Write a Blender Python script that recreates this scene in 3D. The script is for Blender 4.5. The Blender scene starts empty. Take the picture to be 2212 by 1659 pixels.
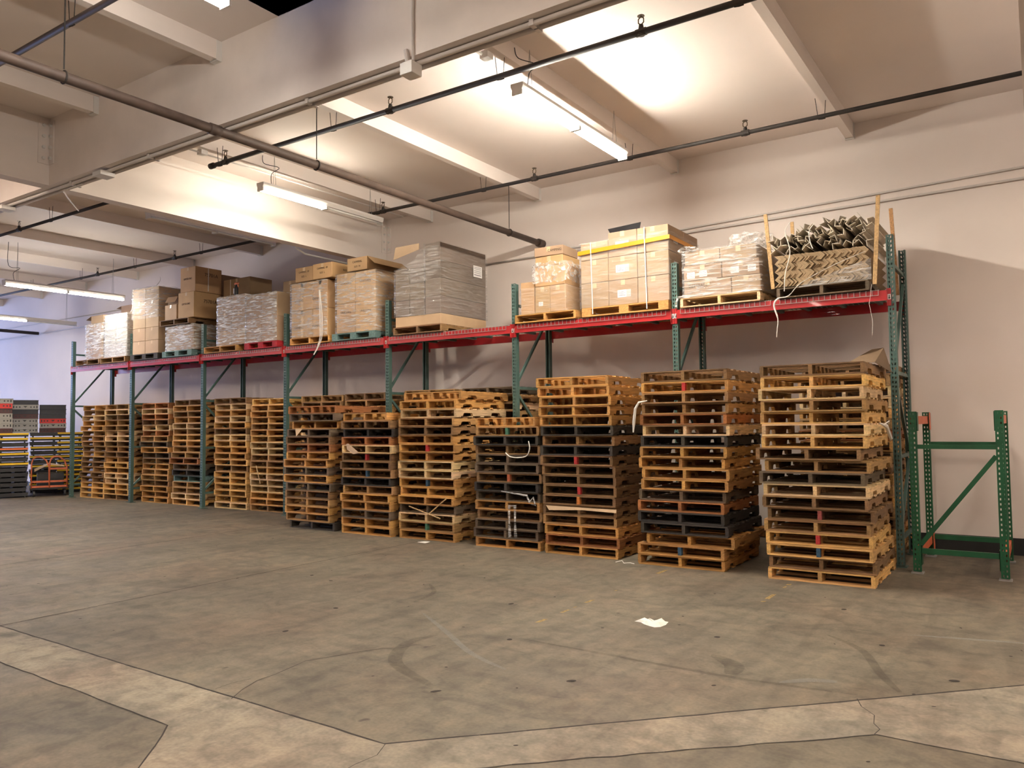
import bpy, bmesh, math, random
from mathutils import Vector, Matrix
random.seed(7)
SC = bpy.context.scene
COL = SC.collection
PI = math.pi

# ------------------------------------------------------------------ materials
def mat(name, col=(.8, .8, .8), rough=.6, metal=0., emit=None, estr=0., noise=None, bump=0., bscale=40., objcol=False, island=0., alpha=1., coat=0.):
    m = bpy.data.materials.new(name); m.use_nodes = True
    nt = m.node_tree; N = nt.nodes; L = nt.links
    b = N['Principled BSDF']
    b.inputs['Roughness'].default_value = rough
    b.inputs['Metallic'].default_value = metal
    b.inputs['Coat Weight'].default_value = coat
    b.inputs['Alpha'].default_value = alpha
    tc = N.new('ShaderNodeTexCoord')
    src = None
    if objcol:
        oi = N.new('ShaderNodeObjectInfo'); src = oi.outputs['Color']
    else:
        r = N.new('ShaderNodeRGB'); r.outputs[0].default_value = (*col, 1); src = r.outputs[0]
    def mul(src, fac):
        mx = N.new('ShaderNodeMix'); mx.data_type = 'RGBA'; mx.blend_type = 'MULTIPLY'
        mx.inputs[0].default_value = 1
        L.new(src, mx.inputs[6]); L.new(fac, mx.inputs[7]); return mx.outputs[2]
    if island:
        g = N.new('ShaderNodeNewGeometry'); mr = N.new('ShaderNodeMapRange')
        mr.inputs['To Min'].default_value = 1 - island; mr.inputs['To Max'].default_value = 1 + island * .8
        L.new(g.outputs['Random Per Island'], mr.inputs['Value']); src = mul(src, mr.outputs[0])
    if noise:
        sc, lo, hi, vec = noise
        mp = N.new('ShaderNodeMapping'); mp.inputs['Scale'].default_value = vec
        nz = N.new('ShaderNodeTexNoise'); nz.inputs['Scale'].default_value = sc; nz.inputs['Detail'].default_value = 5
        if objcol:
            oi2 = N.new('ShaderNodeObjectInfo'); va = N.new('ShaderNodeVectorMath'); va.operation = 'ADD'
            vm = N.new('ShaderNodeVectorMath'); vm.operation = 'SCALE'; vm.inputs['Scale'].default_value = 37.
            cx = N.new('ShaderNodeCombineXYZ')
            for k in range(3): L.new(oi2.outputs['Random'], cx.inputs[k])
            L.new(cx.outputs[0], vm.inputs[0]); L.new(vm.outputs[0], va.inputs[0]); L.new(tc.outputs['Object'], va.inputs[1])
            L.new(va.outputs[0], mp.inputs[0])
        else:
            L.new(tc.outputs['Object'], mp.inputs[0])
        L.new(mp.outputs[0], nz.inputs[0])
        mr = N.new('ShaderNodeMapRange'); mr.inputs['From Min'].default_value = .3; mr.inputs['From Max'].default_value = .7
        mr.inputs['To Min'].default_value = lo; mr.inputs['To Max'].default_value = hi
        L.new(nz.outputs['Fac'], mr.inputs['Value']); src = mul(src, mr.outputs[0])
    L.new(src, b.inputs['Base Color'])
    if bump:
        n2 = N.new('ShaderNodeTexNoise'); n2.inputs['Scale'].default_value = bscale; n2.inputs['Detail'].default_value = 4
        L.new(tc.outputs['Object'], n2.inputs[0])
        bp = N.new('ShaderNodeBump'); bp.inputs['Strength'].default_value = bump; bp.inputs['Distance'].default_value = .01
        L.new(n2.outputs['Fac'], bp.inputs['Height']); L.new(bp.outputs[0], b.inputs['Normal'])
    if emit:
        b.inputs['Emission Color'].default_value = (*emit, 1); b.inputs['Emission Strength'].default_value = estr
    return m

M = {}
M['wall'] = mat('wall_paint', (.79, .70, .65), .65, noise=(.6, .93, 1.05, (1, 1, 1)), bump=.10, bscale=14)
M['ceil'] = mat('ceiling_paint', (.79, .70, .65), .7, noise=(.5, .93, 1.04, (1, 1, 1)), bump=.06, bscale=10)
M['joist'] = mat('joist_paint', (.79, .71, .66), .55, noise=(2.5, .94, 1.05, (1, .3, 1)), bump=.08, bscale=20)
M['black'] = mat('black_plastic', (.018, .018, .02), .4)
M['basebd'] = mat('black_baseboard', (.012, .012, .012), .6)
M['wood_x'] = mat('pallet_wood', (1, 1, 1), .78, objcol=True, island=.38, noise=(3.5, .66, 1.24, (1.2, 14, 14)), bump=.35, bscale=60)
M['wood_y'] = mat('stringer_wood', (1, 1, 1), .78, objcol=True, island=.25, noise=(3.5, .66, 1.24, (14, 1.2, 14)), bump=.35, bscale=60)
M['card'] = mat('cardboard', (1, 1, 1), .75, objcol=True, noise=(2.2, .86, 1.1, (1, 1, 1)), bump=.12, bscale=9)
M['tape'] = mat('packing_tape', (.56, .40, .24), .3, noise=(5, .9, 1.1, (1, 1, 1)))
M['ink'] = mat('box_ink', (.07, .045, .03), .8)
M['label'] = mat('paper_label', (.82, .80, .78), .5)
M['labelink'] = mat('label_ink', (.16, .16, .2), .6)
M['pink'] = mat('pink_label', (.72, .42, .40), .5)
M['teal'] = mat('rack_green_paint', (.060, .115, .100), .40, noise=(9, .8, 1.15, (1, 1, .3)), bump=.05, bscale=30)
M['kelly'] = mat('short_rack_green_paint', (.008, .088, .034), .42, noise=(8, .75, 1.15, (1, 1, .4)))
M['red'] = mat('beam_red_paint', (.42, .022, .025), .28, noise=(7, .85, 1.1, (.4, 1, 1)), coat=.3)
M['orange'] = mat('beam_orange_paint', (.62, .14, .06), .5, noise=(8, .75, 1.1, (1, 1, 1)))
M['galv'] = mat('galvanised_wire', (.36, .33, .31), .4, metal=.6)
M['steel'] = mat('grey_steel', (.35, .34, .33), .45, metal=.5)
M['pipe'] = mat('brown_pipe', (.085, .055, .042), .62, noise=(6, .7, 1.2, (1, 1, 1)), bump=.1, bscale=50)
M['dkpipe'] = mat('dark_pipe', (.022, .016, .013), .68, noise=(6, .7, 1.3, (1, 1, 1)))
M['white'] = mat('white_enamel', (.72, .69, .66), .4)
M['conduit'] = mat('painted_conduit', (.62, .57, .54), .4)
M['tube_on'] = mat('lit_tube', (1, 1, 1), .3, emit=(1, .93, .80), estr=255)
M['tube_far'] = mat('lit_tube_far', (1, 1, 1), .3, emit=(1, .95, .86), estr=75)
M['tube_mid'] = mat('lit_tube_mid', (1, 1, 1), .3, emit=(1, .92, .76), estr=125)
M['tube_off'] = mat('unlit_tube', (.75, .74, .70), .25)
M['brass'] = mat('bronze_head', (.10, .07, .04), .4, metal=.6)
M['yellow'] = mat('yellow_plastic', (.80, .50, .02), .4)
M['oplast'] = mat('orange_plastic', (.72, .16, .04), .4)
M['cartor'] = mat('cart_orange', (.50, .12, .045), .5, noise=(8, .7, 1.1, (1, 1, 1)))
M['crate'] = mat('crate_plastic', (1, 1, 1), .5, objcol=True)
M['rubber'] = mat('rubber_wheel', (.03, .03, .03), .6)
M['caster'] = mat('bright_caster', (.55, .55, .55), .3, metal=.8)
M['strap'] = mat('white_strap', (.78, .74, .68), .45)
M['ystrap'] = mat('yellow_strap', (.60, .25, .006), .5)
M['paper'] = mat('white_paper', (.88, .86, .80), .6)
M['edgeb'] = mat('corner_board', (1, 1, 1), .8, objcol=True, noise=(12, .85, 1.1, (1, 1, 1)))
M['skyshaft'] = mat('skylight_shaft', (.60, .66, .80), .6)
M['skyglass'] = mat('dusk_glass', (.03, .04, .08), .15, emit=(.20, .28, .55), estr=.7)  # pane glows in place of the dusk sky above it
M['redp'] = mat('red_paint', (.55, .02, .02), .6)
M['tape_y'] = mat('worn_yellow_tape', (.34, .235, .085), .8, noise=(40, .45, 1.3, (1, 1, 1)))
M['scuff'] = mat('dark_tyre_scuff', (.05, .042, .036), .8, alpha=.16)
M['pale_scuff'] = mat('pale_scuff', (.34, .34, .31), .8, alpha=.30)
M['crack'] = mat('dark_joint', (.028, .022, .018), .9)

def film(name, a, col=(.9, .88, .86), hs=(3, 3, 26), rough=.11, dist=.012):
    m = bpy.data.materials.new(name); m.use_nodes = True
    nt = m.node_tree; N = nt.nodes; L = nt.links; b = N['Principled BSDF']
    b.inputs['Base Color'].default_value = (*col, 1); b.inputs['Roughness'].default_value = rough
    b.inputs['Specular IOR Level'].default_value = .9
    tc = N.new('ShaderNodeTexCoord'); mp = N.new('ShaderNodeMapping'); mp.inputs['Scale'].default_value = hs
    mp.inputs['Rotation'].default_value = (0, .12, 0)
    nz = N.new('ShaderNodeTexNoise'); nz.inputs['Scale'].default_value = 1.6; nz.inputs['Detail'].default_value = 6; nz.inputs['Distortion'].default_value = .8
    L.new(tc.outputs['Object'], mp.inputs[0]); L.new(mp.outputs[0], nz.inputs[0])
    bp = N.new('ShaderNodeBump'); bp.inputs['Strength'].default_value = 1.; bp.inputs['Distance'].default_value = dist * 2.2
    L.new(nz.outputs['Fac'], bp.inputs['Height']); L.new(bp.outputs[0], b.inputs['Normal'])
    mr = N.new('ShaderNodeMapRange'); mr.inputs['From Min'].default_value = .42; mr.inputs['From Max'].default_value = .72
    mr.inputs['To Min'].default_value = a * .3; mr.inputs['To Max'].default_value = min(1, a * 2.3)  # more opaque pale streaks put the film's highlights into its alpha
    L.new(nz.outputs['Fac'], mr.inputs['Value']); L.new(mr.outputs[0], b.inputs['Alpha'])
    return m
M['film'] = film('stretch_film', .26)
M['film_thin'] = film('thin_stretch_film', .13)
M['film_dense'] = film('dense_stretch_film', .42)
M['film_grey'] = film('grey_stretch_film', .30, (.62, .58, .54))
M['film_crumple'] = film('crumpled_film', .34, hs=(9, 9, 9))

def concrete(name, c1, c2, c3, rough):
    m = bpy.data.materials.new(name); m.use_nodes = True
    nt = m.node_tree; N = nt.nodes; L = nt.links; b = N['Principled BSDF']
    tc = N.new('ShaderNodeTexCoord')
    def noise(sc, det, vec=(1, 1, 1), dist=0):
        mp = N.new('ShaderNodeMapping'); mp.inputs['Scale'].default_value = vec
        n = N.new('ShaderNodeTexNoise'); n.inputs['Scale'].default_value = sc; n.inputs['Detail'].default_value = det
        n.inputs['Distortion'].default_value = dist
        L.new(tc.outputs['Object'], mp.inputs[0]); L.new(mp.outputs[0], n.inputs[0]); return n.outputs['Fac']
    def ramp(f, stops):
        r = N.new('ShaderNodeValToRGB'); e = r.color_ramp.elements
        e[0].position, e[0].color = stops[0][0], (*stops[0][1], 1); e[1].position, e[1].color = stops[-1][0], (*stops[-1][1], 1)
        for p, c in stops[1:-1]: x = e.new(p); x.color = (*c, 1)
        L.new(f, r.inputs[0]); return r.outputs[0]
    def mix(a, bb, f, mode='MIX'):
        x = N.new('ShaderNodeMix'); x.data_type = 'RGBA'; x.blend_type = mode
        if isinstance(f, float): x.inputs[0].default_value = f
        else: L.new(f, x.inputs[0])
        L.new(a, x.inputs[6]); L.new(bb, x.inputs[7]); return x.outputs[2]
    base = ramp(noise(.55, 6, dist=.6), [(.33, c1), (.5, c2), (.68, c3)])
    g = (1, 1, 1)
    blot = ramp(noise(2.3, 8, (1, 1.6, 1), 1.2), [(.36, (.78, .77, .77)), (.5, g), (.70, (1.11, 1.09, 1.06))])
    base = mix(base, blot, 1., 'MULTIPLY')
    streak = ramp(noise(1.4, 7, (5, .8, 1), .5), [(.34, (.80, .79, .78)), (.52, g), (.74, (1.12, 1.10, 1.07))])
    base = mix(base, streak, 1., 'MULTIPLY')
    mid = ramp(noise(8, 9, (1, 1, 1), .8), [(.34, (.80, .79, .78)), (.5, g), (.68, (1.13, 1.12, 1.09))])
    base = mix(base, mid, 1., 'MULTIPLY')
    fine = ramp(noise(46, 6), [(.3, (.84, .84, .84)), (.7, (1.12, 1.12, 1.12))])
    base = mix(base, fine, 1., 'MULTIPLY')
    spots = ramp(noise(5.5, 2), [(.22, (.42, .38, .36)), (.265, g)])
    base = mix(base, spots, 1., 'MULTIPLY')
    redd = ramp(noise(.8, 3, (1, 1, 1)), [(.45, (1, 1, 1)), (.75, (1.10, .97, .93))])
    base = mix(base, redd, 1., 'MULTIPLY')
    L.new(base, b.inputs['Base Color'])
    rr = N.new('ShaderNodeMapRange'); rr.inputs['To Min'].default_value = rough - .14; rr.inputs['To Max'].default_value = rough + .16
    L.new(noise(1.7, 5), rr.inputs['Value']); L.new(rr.outputs[0], b.inputs['Roughness'])
    bp = N.new('ShaderNodeBump'); bp.inputs['Strength'].default_value = .25; bp.inputs['Distance'].default_value = .004
    L.new(noise(22, 6), bp.inputs['Height']); L.new(bp.outputs[0], b.inputs['Normal'])
    return m
M['floor'] = concrete('dark_worn_concrete', (.110, .094, .069), (.139, .119, .086), (.166, .143, .104), .62)
M['patch'] = concrete('pale_patched_concrete', (.175, .154, .120), (.225, .197, .152), (.28, .245, .188), .75)

# ------------------------------------------------------------------ mesh builder
def smooth_line(P, k=5):
    out = []
    for i in range(len(P) - 1):
        a, b, c, d = P[max(i - 1, 0)], P[i], P[i + 1], P[min(i + 2, len(P) - 1)]
        for j in range(k):
            t = j / k; out.append(.5 * ((2 * b) + (c - a) * t + (2 * a - 5 * b + 4 * c - d) * t * t + (3 * b - a - 3 * c + d) * t ** 3))
    return out + [P[-1]]
class MB:
    def __init__(s): s.v = []; s.f = []; s.mi = []
    def add(s, vs, fs, mi=0):
        n = len(s.v); s.v += [tuple(v) for v in vs]
        for f in fs: s.f.append([n + i for i in f]); s.mi.append(mi)
        return s
    def box(s, x0, x1, y0, y1, z0, z1, mi=0, mtx=None):
        vs = [Vector(p) for p in ((x0, y0, z0), (x1, y0, z0), (x1, y1, z0), (x0, y1, z0), (x0, y0, z1), (x1, y0, z1), (x1, y1, z1), (x0, y1, z1))]
        if mtx is not None: vs = [mtx @ v for v in vs]
        return s.add(vs, [(0, 3, 2, 1), (4, 5, 6, 7), (0, 1, 5, 4), (1, 2, 6, 5), (2, 3, 7, 6), (3, 0, 4, 7)], mi)
    def bar(s, a, b, w, h=None, mi=0, up=(0, 0, 1)):
        a = Vector(a); b = Vector(b); h = h or w; d = (b - a).normalized(); up = Vector(up)
        if abs(d.dot(up)) > .98: up = Vector((0, 1, 0))
        r = d.cross(up).normalized(); u = r.cross(d)
        vs = [p + r * i * w / 2 + u * j * h / 2 for p in (a, b) for i, j in ((-1, -1), (1, -1), (1, 1), (-1, 1))]
        return s.add(vs, [(0, 1, 2, 3), (7, 6, 5, 4), (0, 4, 5, 1), (1, 5, 6, 2), (2, 6, 7, 3), (3, 7, 4, 0)], mi)
    def tube(s, pts, r, n=8, mi=0, caps=True, sm=0):
        pts = [Vector(p) for p in pts]
        if sm: pts = smooth_line(pts, sm); r = r if not isinstance(r, (list, tuple)) else [r[min(int(i / sm), len(r) - 1)] for i in range(len(pts))]
        rings = []; prev = None
        for i, p in enumerate(pts):
            d = (pts[min(i + 1, len(pts) - 1)] - pts[max(i - 1, 0)]).normalized()
            if prev is None:
                up = Vector((0, 0, 1)) if abs(d.z) < .9 else Vector((0, 1, 0)); a = d.cross(up).normalized()
            else: a = (prev - d * prev.dot(d)).normalized()
            prev = a; b = d.cross(a); rr = r[i] if isinstance(r, (list, tuple)) else r
            rings.append([p + (a * math.cos(t) + b * math.sin(t)) * rr for t in (2 * PI * k / n for k in range(n))])
        vs = [v for g in rings for v in g]; fs = []
        for i in range(len(pts) - 1):
            for k in range(n):
                k2 = (k + 1) % n; fs.append((i * n + k, i * n + k2, (i + 1) * n + k2, (i + 1) * n + k))
        if caps: fs.append(tuple(range(n - 1, -1, -1))); fs.append(tuple((len(pts) - 1) * n + k for k in range(n)))
        return s.add(vs, fs, mi)
    def prism(s, poly, z0, z1, mi=0, mtx=None):           # polygon in XY, extruded in Z
        n = len(poly); vs = [Vector((x, y, z)) for z in (z0, z1) for x, y in poly]
        if mtx is not None: vs = [mtx @ v for v in vs]
        fs = [tuple(range(n - 1, -1, -1)), tuple(range(n, 2 * n))] + [(k, (k + 1) % n, n + (k + 1) % n, n + k) for k in range(n)]
        return s.add(vs, fs, mi)
    def mesh(s, name, mats, smooth=False, bevel=0):
        me = bpy.data.meshes.new(name); me.from_pydata(s.v, [], s.f)
        if not isinstance(mats, (list, tuple)): mats = [mats]
        for m in mats: me.materials.append(M[m])
        if len(mats) > 1: me.polygons.foreach_set('material_index', s.mi)
        if bevel:
            bm = bmesh.new(); bm.from_mesh(me); bmesh.ops.bevel(bm, geom=bm.edges[:], offset=bevel, segments=2, affect='EDGES', profile=.5)
            bm.to_mesh(me); bm.free()
        if smooth: me.shade_smooth() if hasattr(me, 'shade_smooth') else None
        me.update(); return me
    def build(s, name, mats, parent=None, smooth=False, bevel=0, color=None):
        return link(name, s.mesh(name, mats, smooth, bevel), parent, color)

def link(name, me, parent=None, color=None, loc=None, rz=None):
    o = bpy.data.objects.new(name, me); COL.objects.link(o)
    if parent: o.parent = parent
    if color: o.color = (*color, 1)
    if loc: o.location = loc
    if rz is not None: o.rotation_euler = (0, 0, rz)
    return o
def tag(o, label, cat, group=None, kind=None):
    if kind: o['kind'] = kind; return o
    o['label'] = label; o['category'] = cat
    if group: o['group'] = group
    return o
def thing(name, label, cat, loc=(0, 0, 0), rz=0, group=None):
    o = bpy.data.objects.new(name, None); COL.objects.link(o); o.empty_display_size = .1
    o.location = loc; o.rotation_euler = (0, 0, rz); return tag(o, label, cat, group)
def struct(o): o['kind'] = 'structure'; return o
def rep(src, parent, **kw):                                # a copy of one part under another thing
    c = src.copy(); COL.objects.link(c); c.parent = parent
    for k, v in kw.items(): setattr(c, k, v)
    return c
def dup(root, loc, rz, label, group=None):
    c = root.copy(); COL.objects.link(c); c.location = loc; c.rotation_euler = (0, 0, rz); c['label'] = label
    if group: c['group'] = group
    for ch in list(root.children):
        d = rep(ch, c)
        for g in list(ch.children): rep(g, d)
    return c
def textmesh(s, size, extrude=.0008):
    cu = bpy.data.curves.new('print', 'FONT'); cu.body = s; cu.size = size; cu.extrude = extrude
    cu.align_x = 'CENTER'; cu.align_y = 'CENTER'
    o = bpy.data.objects.new('tmp', cu); COL.objects.link(o)
    bpy.context.view_layer.update()
    me = bpy.data.meshes.new_from_object(o.evaluated_get(bpy.context.evaluated_depsgraph_get()))
    bpy.data.objects.remove(o); return me
def printed(s, size, loc, parent, face='front', m='ink', name='printing'):
    me = textmesh(s, size); me.materials.clear(); me.materials.append(M[m])
    o = link(name, me, parent); o.location = loc
    o.rotation_euler = (PI / 2, 0, 0) if face == 'front' else (PI / 2, 0, PI / 2)
    return o
ORD = ['bottom', 'second', 'third', 'fourth', 'fifth', 'sixth', 'seventh', 'eighth', 'ninth', 'tenth', 'eleventh', 'twelfth',
       'thirteenth', 'fourteenth', 'fifteenth', 'sixteenth', 'seventeenth', 'eighteenth', 'nineteenth']

# ------------------------------------------------------------------ room shell
X0, X1, Y0, Y1, ZC = -34., 11., -11., 11.06, 5.55
b = MB(); b.box(X0, X1, Y0, Y1, -.2, 0); floor = struct(b.build('floor', 'floor'))
pol = [(-15, 3.07), (-7.17, 3.07), (-2.824, 3.004), (-.142, 5.735), (.9, 6.8), (2.4, 8.2), (2.4, 4.43), (-.759, 4.449), (-2.14, 3.15), (-3.2, 2.0), (-3.6, 2.15), (-3.993, 2.556), (-6.07, 2.60), (-15, 2.61)]
b = MB(); b.prism(pol, 0, .0012); struct(b.build('trim_1', 'patch'))
# saw-cut joints and cracks in the slab
def jag(pts, w, amp=.012, step=.12):
    out = []
    for (ax, ay), (bx, by) in zip(pts, pts[1:]):
        L = math.hypot(bx - ax, by - ay); n = max(2, int(L / step)); nx, ny = -(by - ay) / L, (bx - ax) / L
        for k in range(n + (1 if (bx, by) == pts[-1] else 0)):
            t = k / n; j = random.uniform(-amp, amp); out.append((ax + (bx - ax) * t + nx * j, ay + (by - ay) * t + ny * j, nx, ny))
    b = MB()
    for p, q in zip(out, out[1:]):
        w1 = w * random.uniform(.6, 1.2)
        b.add([(p[0] - p[2] * w / 2, p[1] - p[3] * w / 2, .0016), (q[0] - q[2] * w1 / 2, q[1] - q[3] * w1 / 2, .0016),
               (q[0] + q[2] * w1 / 2, q[1] + q[3] * w1 / 2, .0016), (p[0] + p[2] * w / 2, p[1] + p[3] * w / 2, .0016)], [(0, 1, 2, 3)])
    return b
nt_ = [1]
def trim(b, m):
    nt_[0] += 1; return struct(b.build('trim_%d' % nt_[0], m))
for pts, w, a in [([(-15, 3.07), (-7.17, 3.07), (-2.824, 3.004), (-.142, 5.735), (2.4, 8.2)], .016, .004),
                  ([(-15, 2.61), (-6.07, 2.605), (-3.993, 2.556), (-3.6, 2.15)], .010, .006),
                  ([(-3.2, 2.0), (-2.14, 3.15), (-.759, 4.449), (2.4, 4.43)], .010, .008),
                  ([(-7.17, 3.07), (-7.2, 8.4)], .014, .003), ([(-10.3, 3.07), (-10.45, 9.6)], .016, .003),
                  ([(-4.05, 3.0), (-4.2, 3.3), (-4.25, 3.75), (-4.0, 4.25), (-3.85, 4.45)], .006, .03),
                  ([(-4.29, 3.06), (-4.26, 3.3)], .004, .02), ([(-2.824, 3.0), (-2.75, 2.75), (-2.78, 2.5)], .004, .03),
                  ([(-.92, 4.96), (-.80, 4.6), (-.76, 4.449)], .005, .03), ([(-13.5, 3.1), (-13.6, 9.6)], .018, .003)]:
    trim(jag(pts, w, a), 'crack')
b = MB()
for x, ys in ((-3.452, (5.46, 8.05)), (-2.12, (6.77, 8.06))):
    y = ys[0]
    while y < ys[1]:
        l = random.uniform(.04, .26)
        if random.random() < .7:
            w0 = random.uniform(.006, .024); b.add([(x - w0, y, .0014), (x + w0, y + .01, .0014), (x + w0, y + l, .0014), (x - w0 * .7, y + l - .02, .0014)], [(0, 1, 2, 3)])
        y += l + random.uniform(.04, .30)
trim(b, 'tape_y')
b = MB(); rs = random.Random(11)
def disc(x, y, a, c, rot, z=.0018):
    n = 12; b.add([(x + a * math.cos(t) * math.cos(rot) - c * math.sin(t) * math.sin(rot), y + a * math.cos(t) * math.sin(rot) + c * math.sin(t) * math.cos(rot), z) for t in (2 * PI * k / n for k in range(n))], [tuple(range(n))])
for x, y in ((-5.24, 4.96), (-5.0, 4.2), (-3.36, 4.93), (-3.1, 3.75), (-2.07, 5.8), (-1.45, 7.2), (-.5, 5.6), (-1.0, 6.2), (-6.2, 5.8), (-6.6, 5.9), (-4.0, 5.9), (-2.5, 4.35), (-1.9, 3.2), (-1.6, 3.35), (-1.3, 3.1)): disc(x, y, rs.uniform(.02, .04), rs.uniform(.015, .026), rs.uniform(0, 3))
for _ in range(60): disc(rs.uniform(-12, 1), rs.uniform(3.2, 8), rs.uniform(.006, .018), rs.uniform(.005, .012), rs.uniform(0, 3))
trim(b, 'crack')
b = MB()
def scuff(pts, w, b):
    pts = smooth_line([Vector((x, y, .0015)) for x, y in pts], 6)
    for i in range(len(pts) - 1):
        p, q = pts[i], pts[i + 1]; d = (q - p).normalized(); nn = Vector((-d.y, d.x, 0)); t0 = math.sin(PI * (i + .02) / len(pts)) ** .5 * w / 2; t1 = math.sin(PI * (i + 1) / len(pts)) ** .5 * w / 2
        b.add([p - nn * t0, q - nn * t1, q + nn * t1, p + nn * t0], [(0, 1, 2, 3)])
for pts, w in (([(-3.9, 4.75), (-3.95, 4.45), (-3.7, 4.05), (-3.2, 3.82)], .10), ([(-3.35, 5.0), (-2.5, 4.97), (-1.7, 4.95), (-.95, 5.02)], .045), ([(-1.95, 5.35), (-1.75, 5.2), (-1.70, 5.0)], .13),
               ([(-5.2, 6.2), (-4.9, 5.9), (-4.8, 5.5)], .05), ([(-1.4, 6.3), (-1.1, 6.0), (-.9, 5.5), (-.75, 5.2)], .06)): scuff(pts, w, b)
trim(b, 'scuff')
b = MB(); scuff([(-4.5, 5.25), (-3.9, 4.85), (-3.4, 4.5), (-2.98, 4.32)], .05, b); scuff([(-.9, 6.6), (-.5, 6.7), (-.1, 6.8)], .05, b); scuff([(-1.4, 5.0), (-1.25, 5.15), (-1.1, 5.2)], .07, b); trim(b, 'pale_scuff')

def wallbox(name, *a, m='wall'): b = MB(); b.box(*a); return struct(b.build(name, m))
wallbox('wall_back', X0, X1, Y1, Y1 + .25, 0, ZC + .3)
wallbox('wall_right', X1, X1 + .2, Y0, Y1, 0, ZC + .3)
wallbox('wall_front', X0, X1, Y0 - .2, Y0, 0, ZC + .3)
# left wall with an open dock doorway (daylight comes in through it)
b = MB(); b.box(X0 - .2, X0, Y0, 1.5, 0, ZC + .3); b.box(X0 - .2, X0, 9.2, Y1, 0, ZC + .3); b.box(X0 - .2, X0, 1.5, 9.2, 4.2, ZC + .3)
struct(b.build('wall_left', 'wall'))
b = MB(); b.box(-.9, X1, Y1 - .012, Y1, 0, .20); b.box(-1.9, -.9, Y1 - .012, Y1, 0, .20); b.box(X0, -1.9, Y1 - .012, Y1, 0, .10)
struct(b.build('baseboard_back', 'basebd'))
# ceiling with the skylight hole
sx0, sx1, sy0, sy1 = -5.93, -4.75, 3.9, 4.88
b = MB(); b.box(X0, sx0, Y0, Y1, ZC, ZC + .2); b.box(sx1, X1, Y0, Y1, ZC, ZC + .2); b.box(sx0, sx1, Y0, sy0, ZC, ZC + .2); b.box(sx0, sx1, sy1, Y1, ZC, ZC + .2)
struct(b.build('ceiling', 'ceil'))
b = MB(); z1 = ZC + .55
b.box(sx0 - .03, sx0, sy0, sy1, ZC + .001, z1); b.box(sx1, sx1 + .03, sy0, sy1, ZC + .001, z1); b.box(sx0 - .03, sx1 + .03, sy0 - .03, sy0, ZC + .001, z1); b.box(sx0 - .03, sx1 + .03, sy1, sy1 + .03, ZC + .001, z1)
wf = struct(b.build('window_1', 'skyshaft'))
b = MB(); b.box(sx0 - .03, sx1 + .03, sy0 - .03, sy1 + .03, z1, z1 + .02); b.build('pane', 'skyglass', wf)
b = MB()
for k in range(1, 3): y = sy0 + (sy1 - sy0) * k / 3; b.box(sx0, sx1, y - .015, y + .015, z1 - .05, z1)
b.build('glazing_bar', 'steel', wf)

# girders and joists
YG0, YG1, ZG = 4.87, 5.06, 4.69
b = MB(); b.box(X0, X1, YG0, YG1, ZG, ZC, 0); trim(b, 'joist')
for xg in (-10.30, -.02):
    for (ya, yb) in ((YG1, Y1), (Y0, YG0)):
        b = MB()
        if xg < -5: b.box(xg - .19, xg, ya, yb, ZG + .002, ZC)
        else: b.box(xg, xg + .19, ya, yb, ZG + .002, ZC)
        trim(b, 'joist')
JX = [-1.91, -4.375, -6.806, -9.15, -11.6, -13.95, -16.38, -18.74, -21.2, -23.63, -26.06, -28.5, -30.9]
jr = MB()
for x in JX:
    for ya, yb in ((YG1, Y1), (-6, YG0)):
        b = MB(); b.box(x - .10, x, ya, yb, 5.352, ZC); trim(b, 'joist')
hang0 = None
for x in JX[:10]:
    for y, s in ((YG1, 1), (Y1, -1), (YG0, -1)):
        if s == -1 and y == YG0 and x < -12: continue
        b = MB(); ya, yb = (y, y + s * .06) if s > 0 else (y - .06, y)
        b.box(x - .108, x - .101, ya, yb, 5.345, ZC - .005); b.box(x + .001, x + .008, ya, yb, 5.345, ZC - .005); b.box(x - .108, x + .008, ya, yb, 5.338, 5.345)
        o = trim(b, 'white')
# bolted corner brackets of the big girder
def bracket(loc, sx, sy):
    t = thing('steel_bracket', '', 'bracket', loc)
    b = MB(); b.box(0, sx * .12, -.012 if sy < 0 else 0, 0 if sy < 0 else .012, -.55, 0) if sx > 0 else b.box(sx * .12, 0, 0, .012, -.55, 0)
    b.box(0, .012, 0, sy * .14, -.55, 0) if sy > 0 else b.box(0, .012, sy * .14, 0, -.55, 0)
    b.build('plate', 'joist', t)
    for k in range(4):
        z = -.06 - k * .14
        b = MB(); b.tube([(.012, sy * .08, z), (.04, sy * .08, z)], .022, 6); b.build('bolt', 'white', t)
        b = MB(); b.tube([(sx * .07, 0, z), (sx * .07, sy * .04, z)], .022, 6); b.build('bolt', 'white', t)
    return t
t = bracket((-10.298, Y1 - .002, 5.45), 1, -1); t['label'] = 'white painted bolted steel bracket where the deep beam meets the back wall'
t = bracket((-10.298, YG0 - .002, 5.50), 1, -1); t['label'] = 'white painted bolted steel bracket in the corner of two deep ceiling beams'

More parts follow.
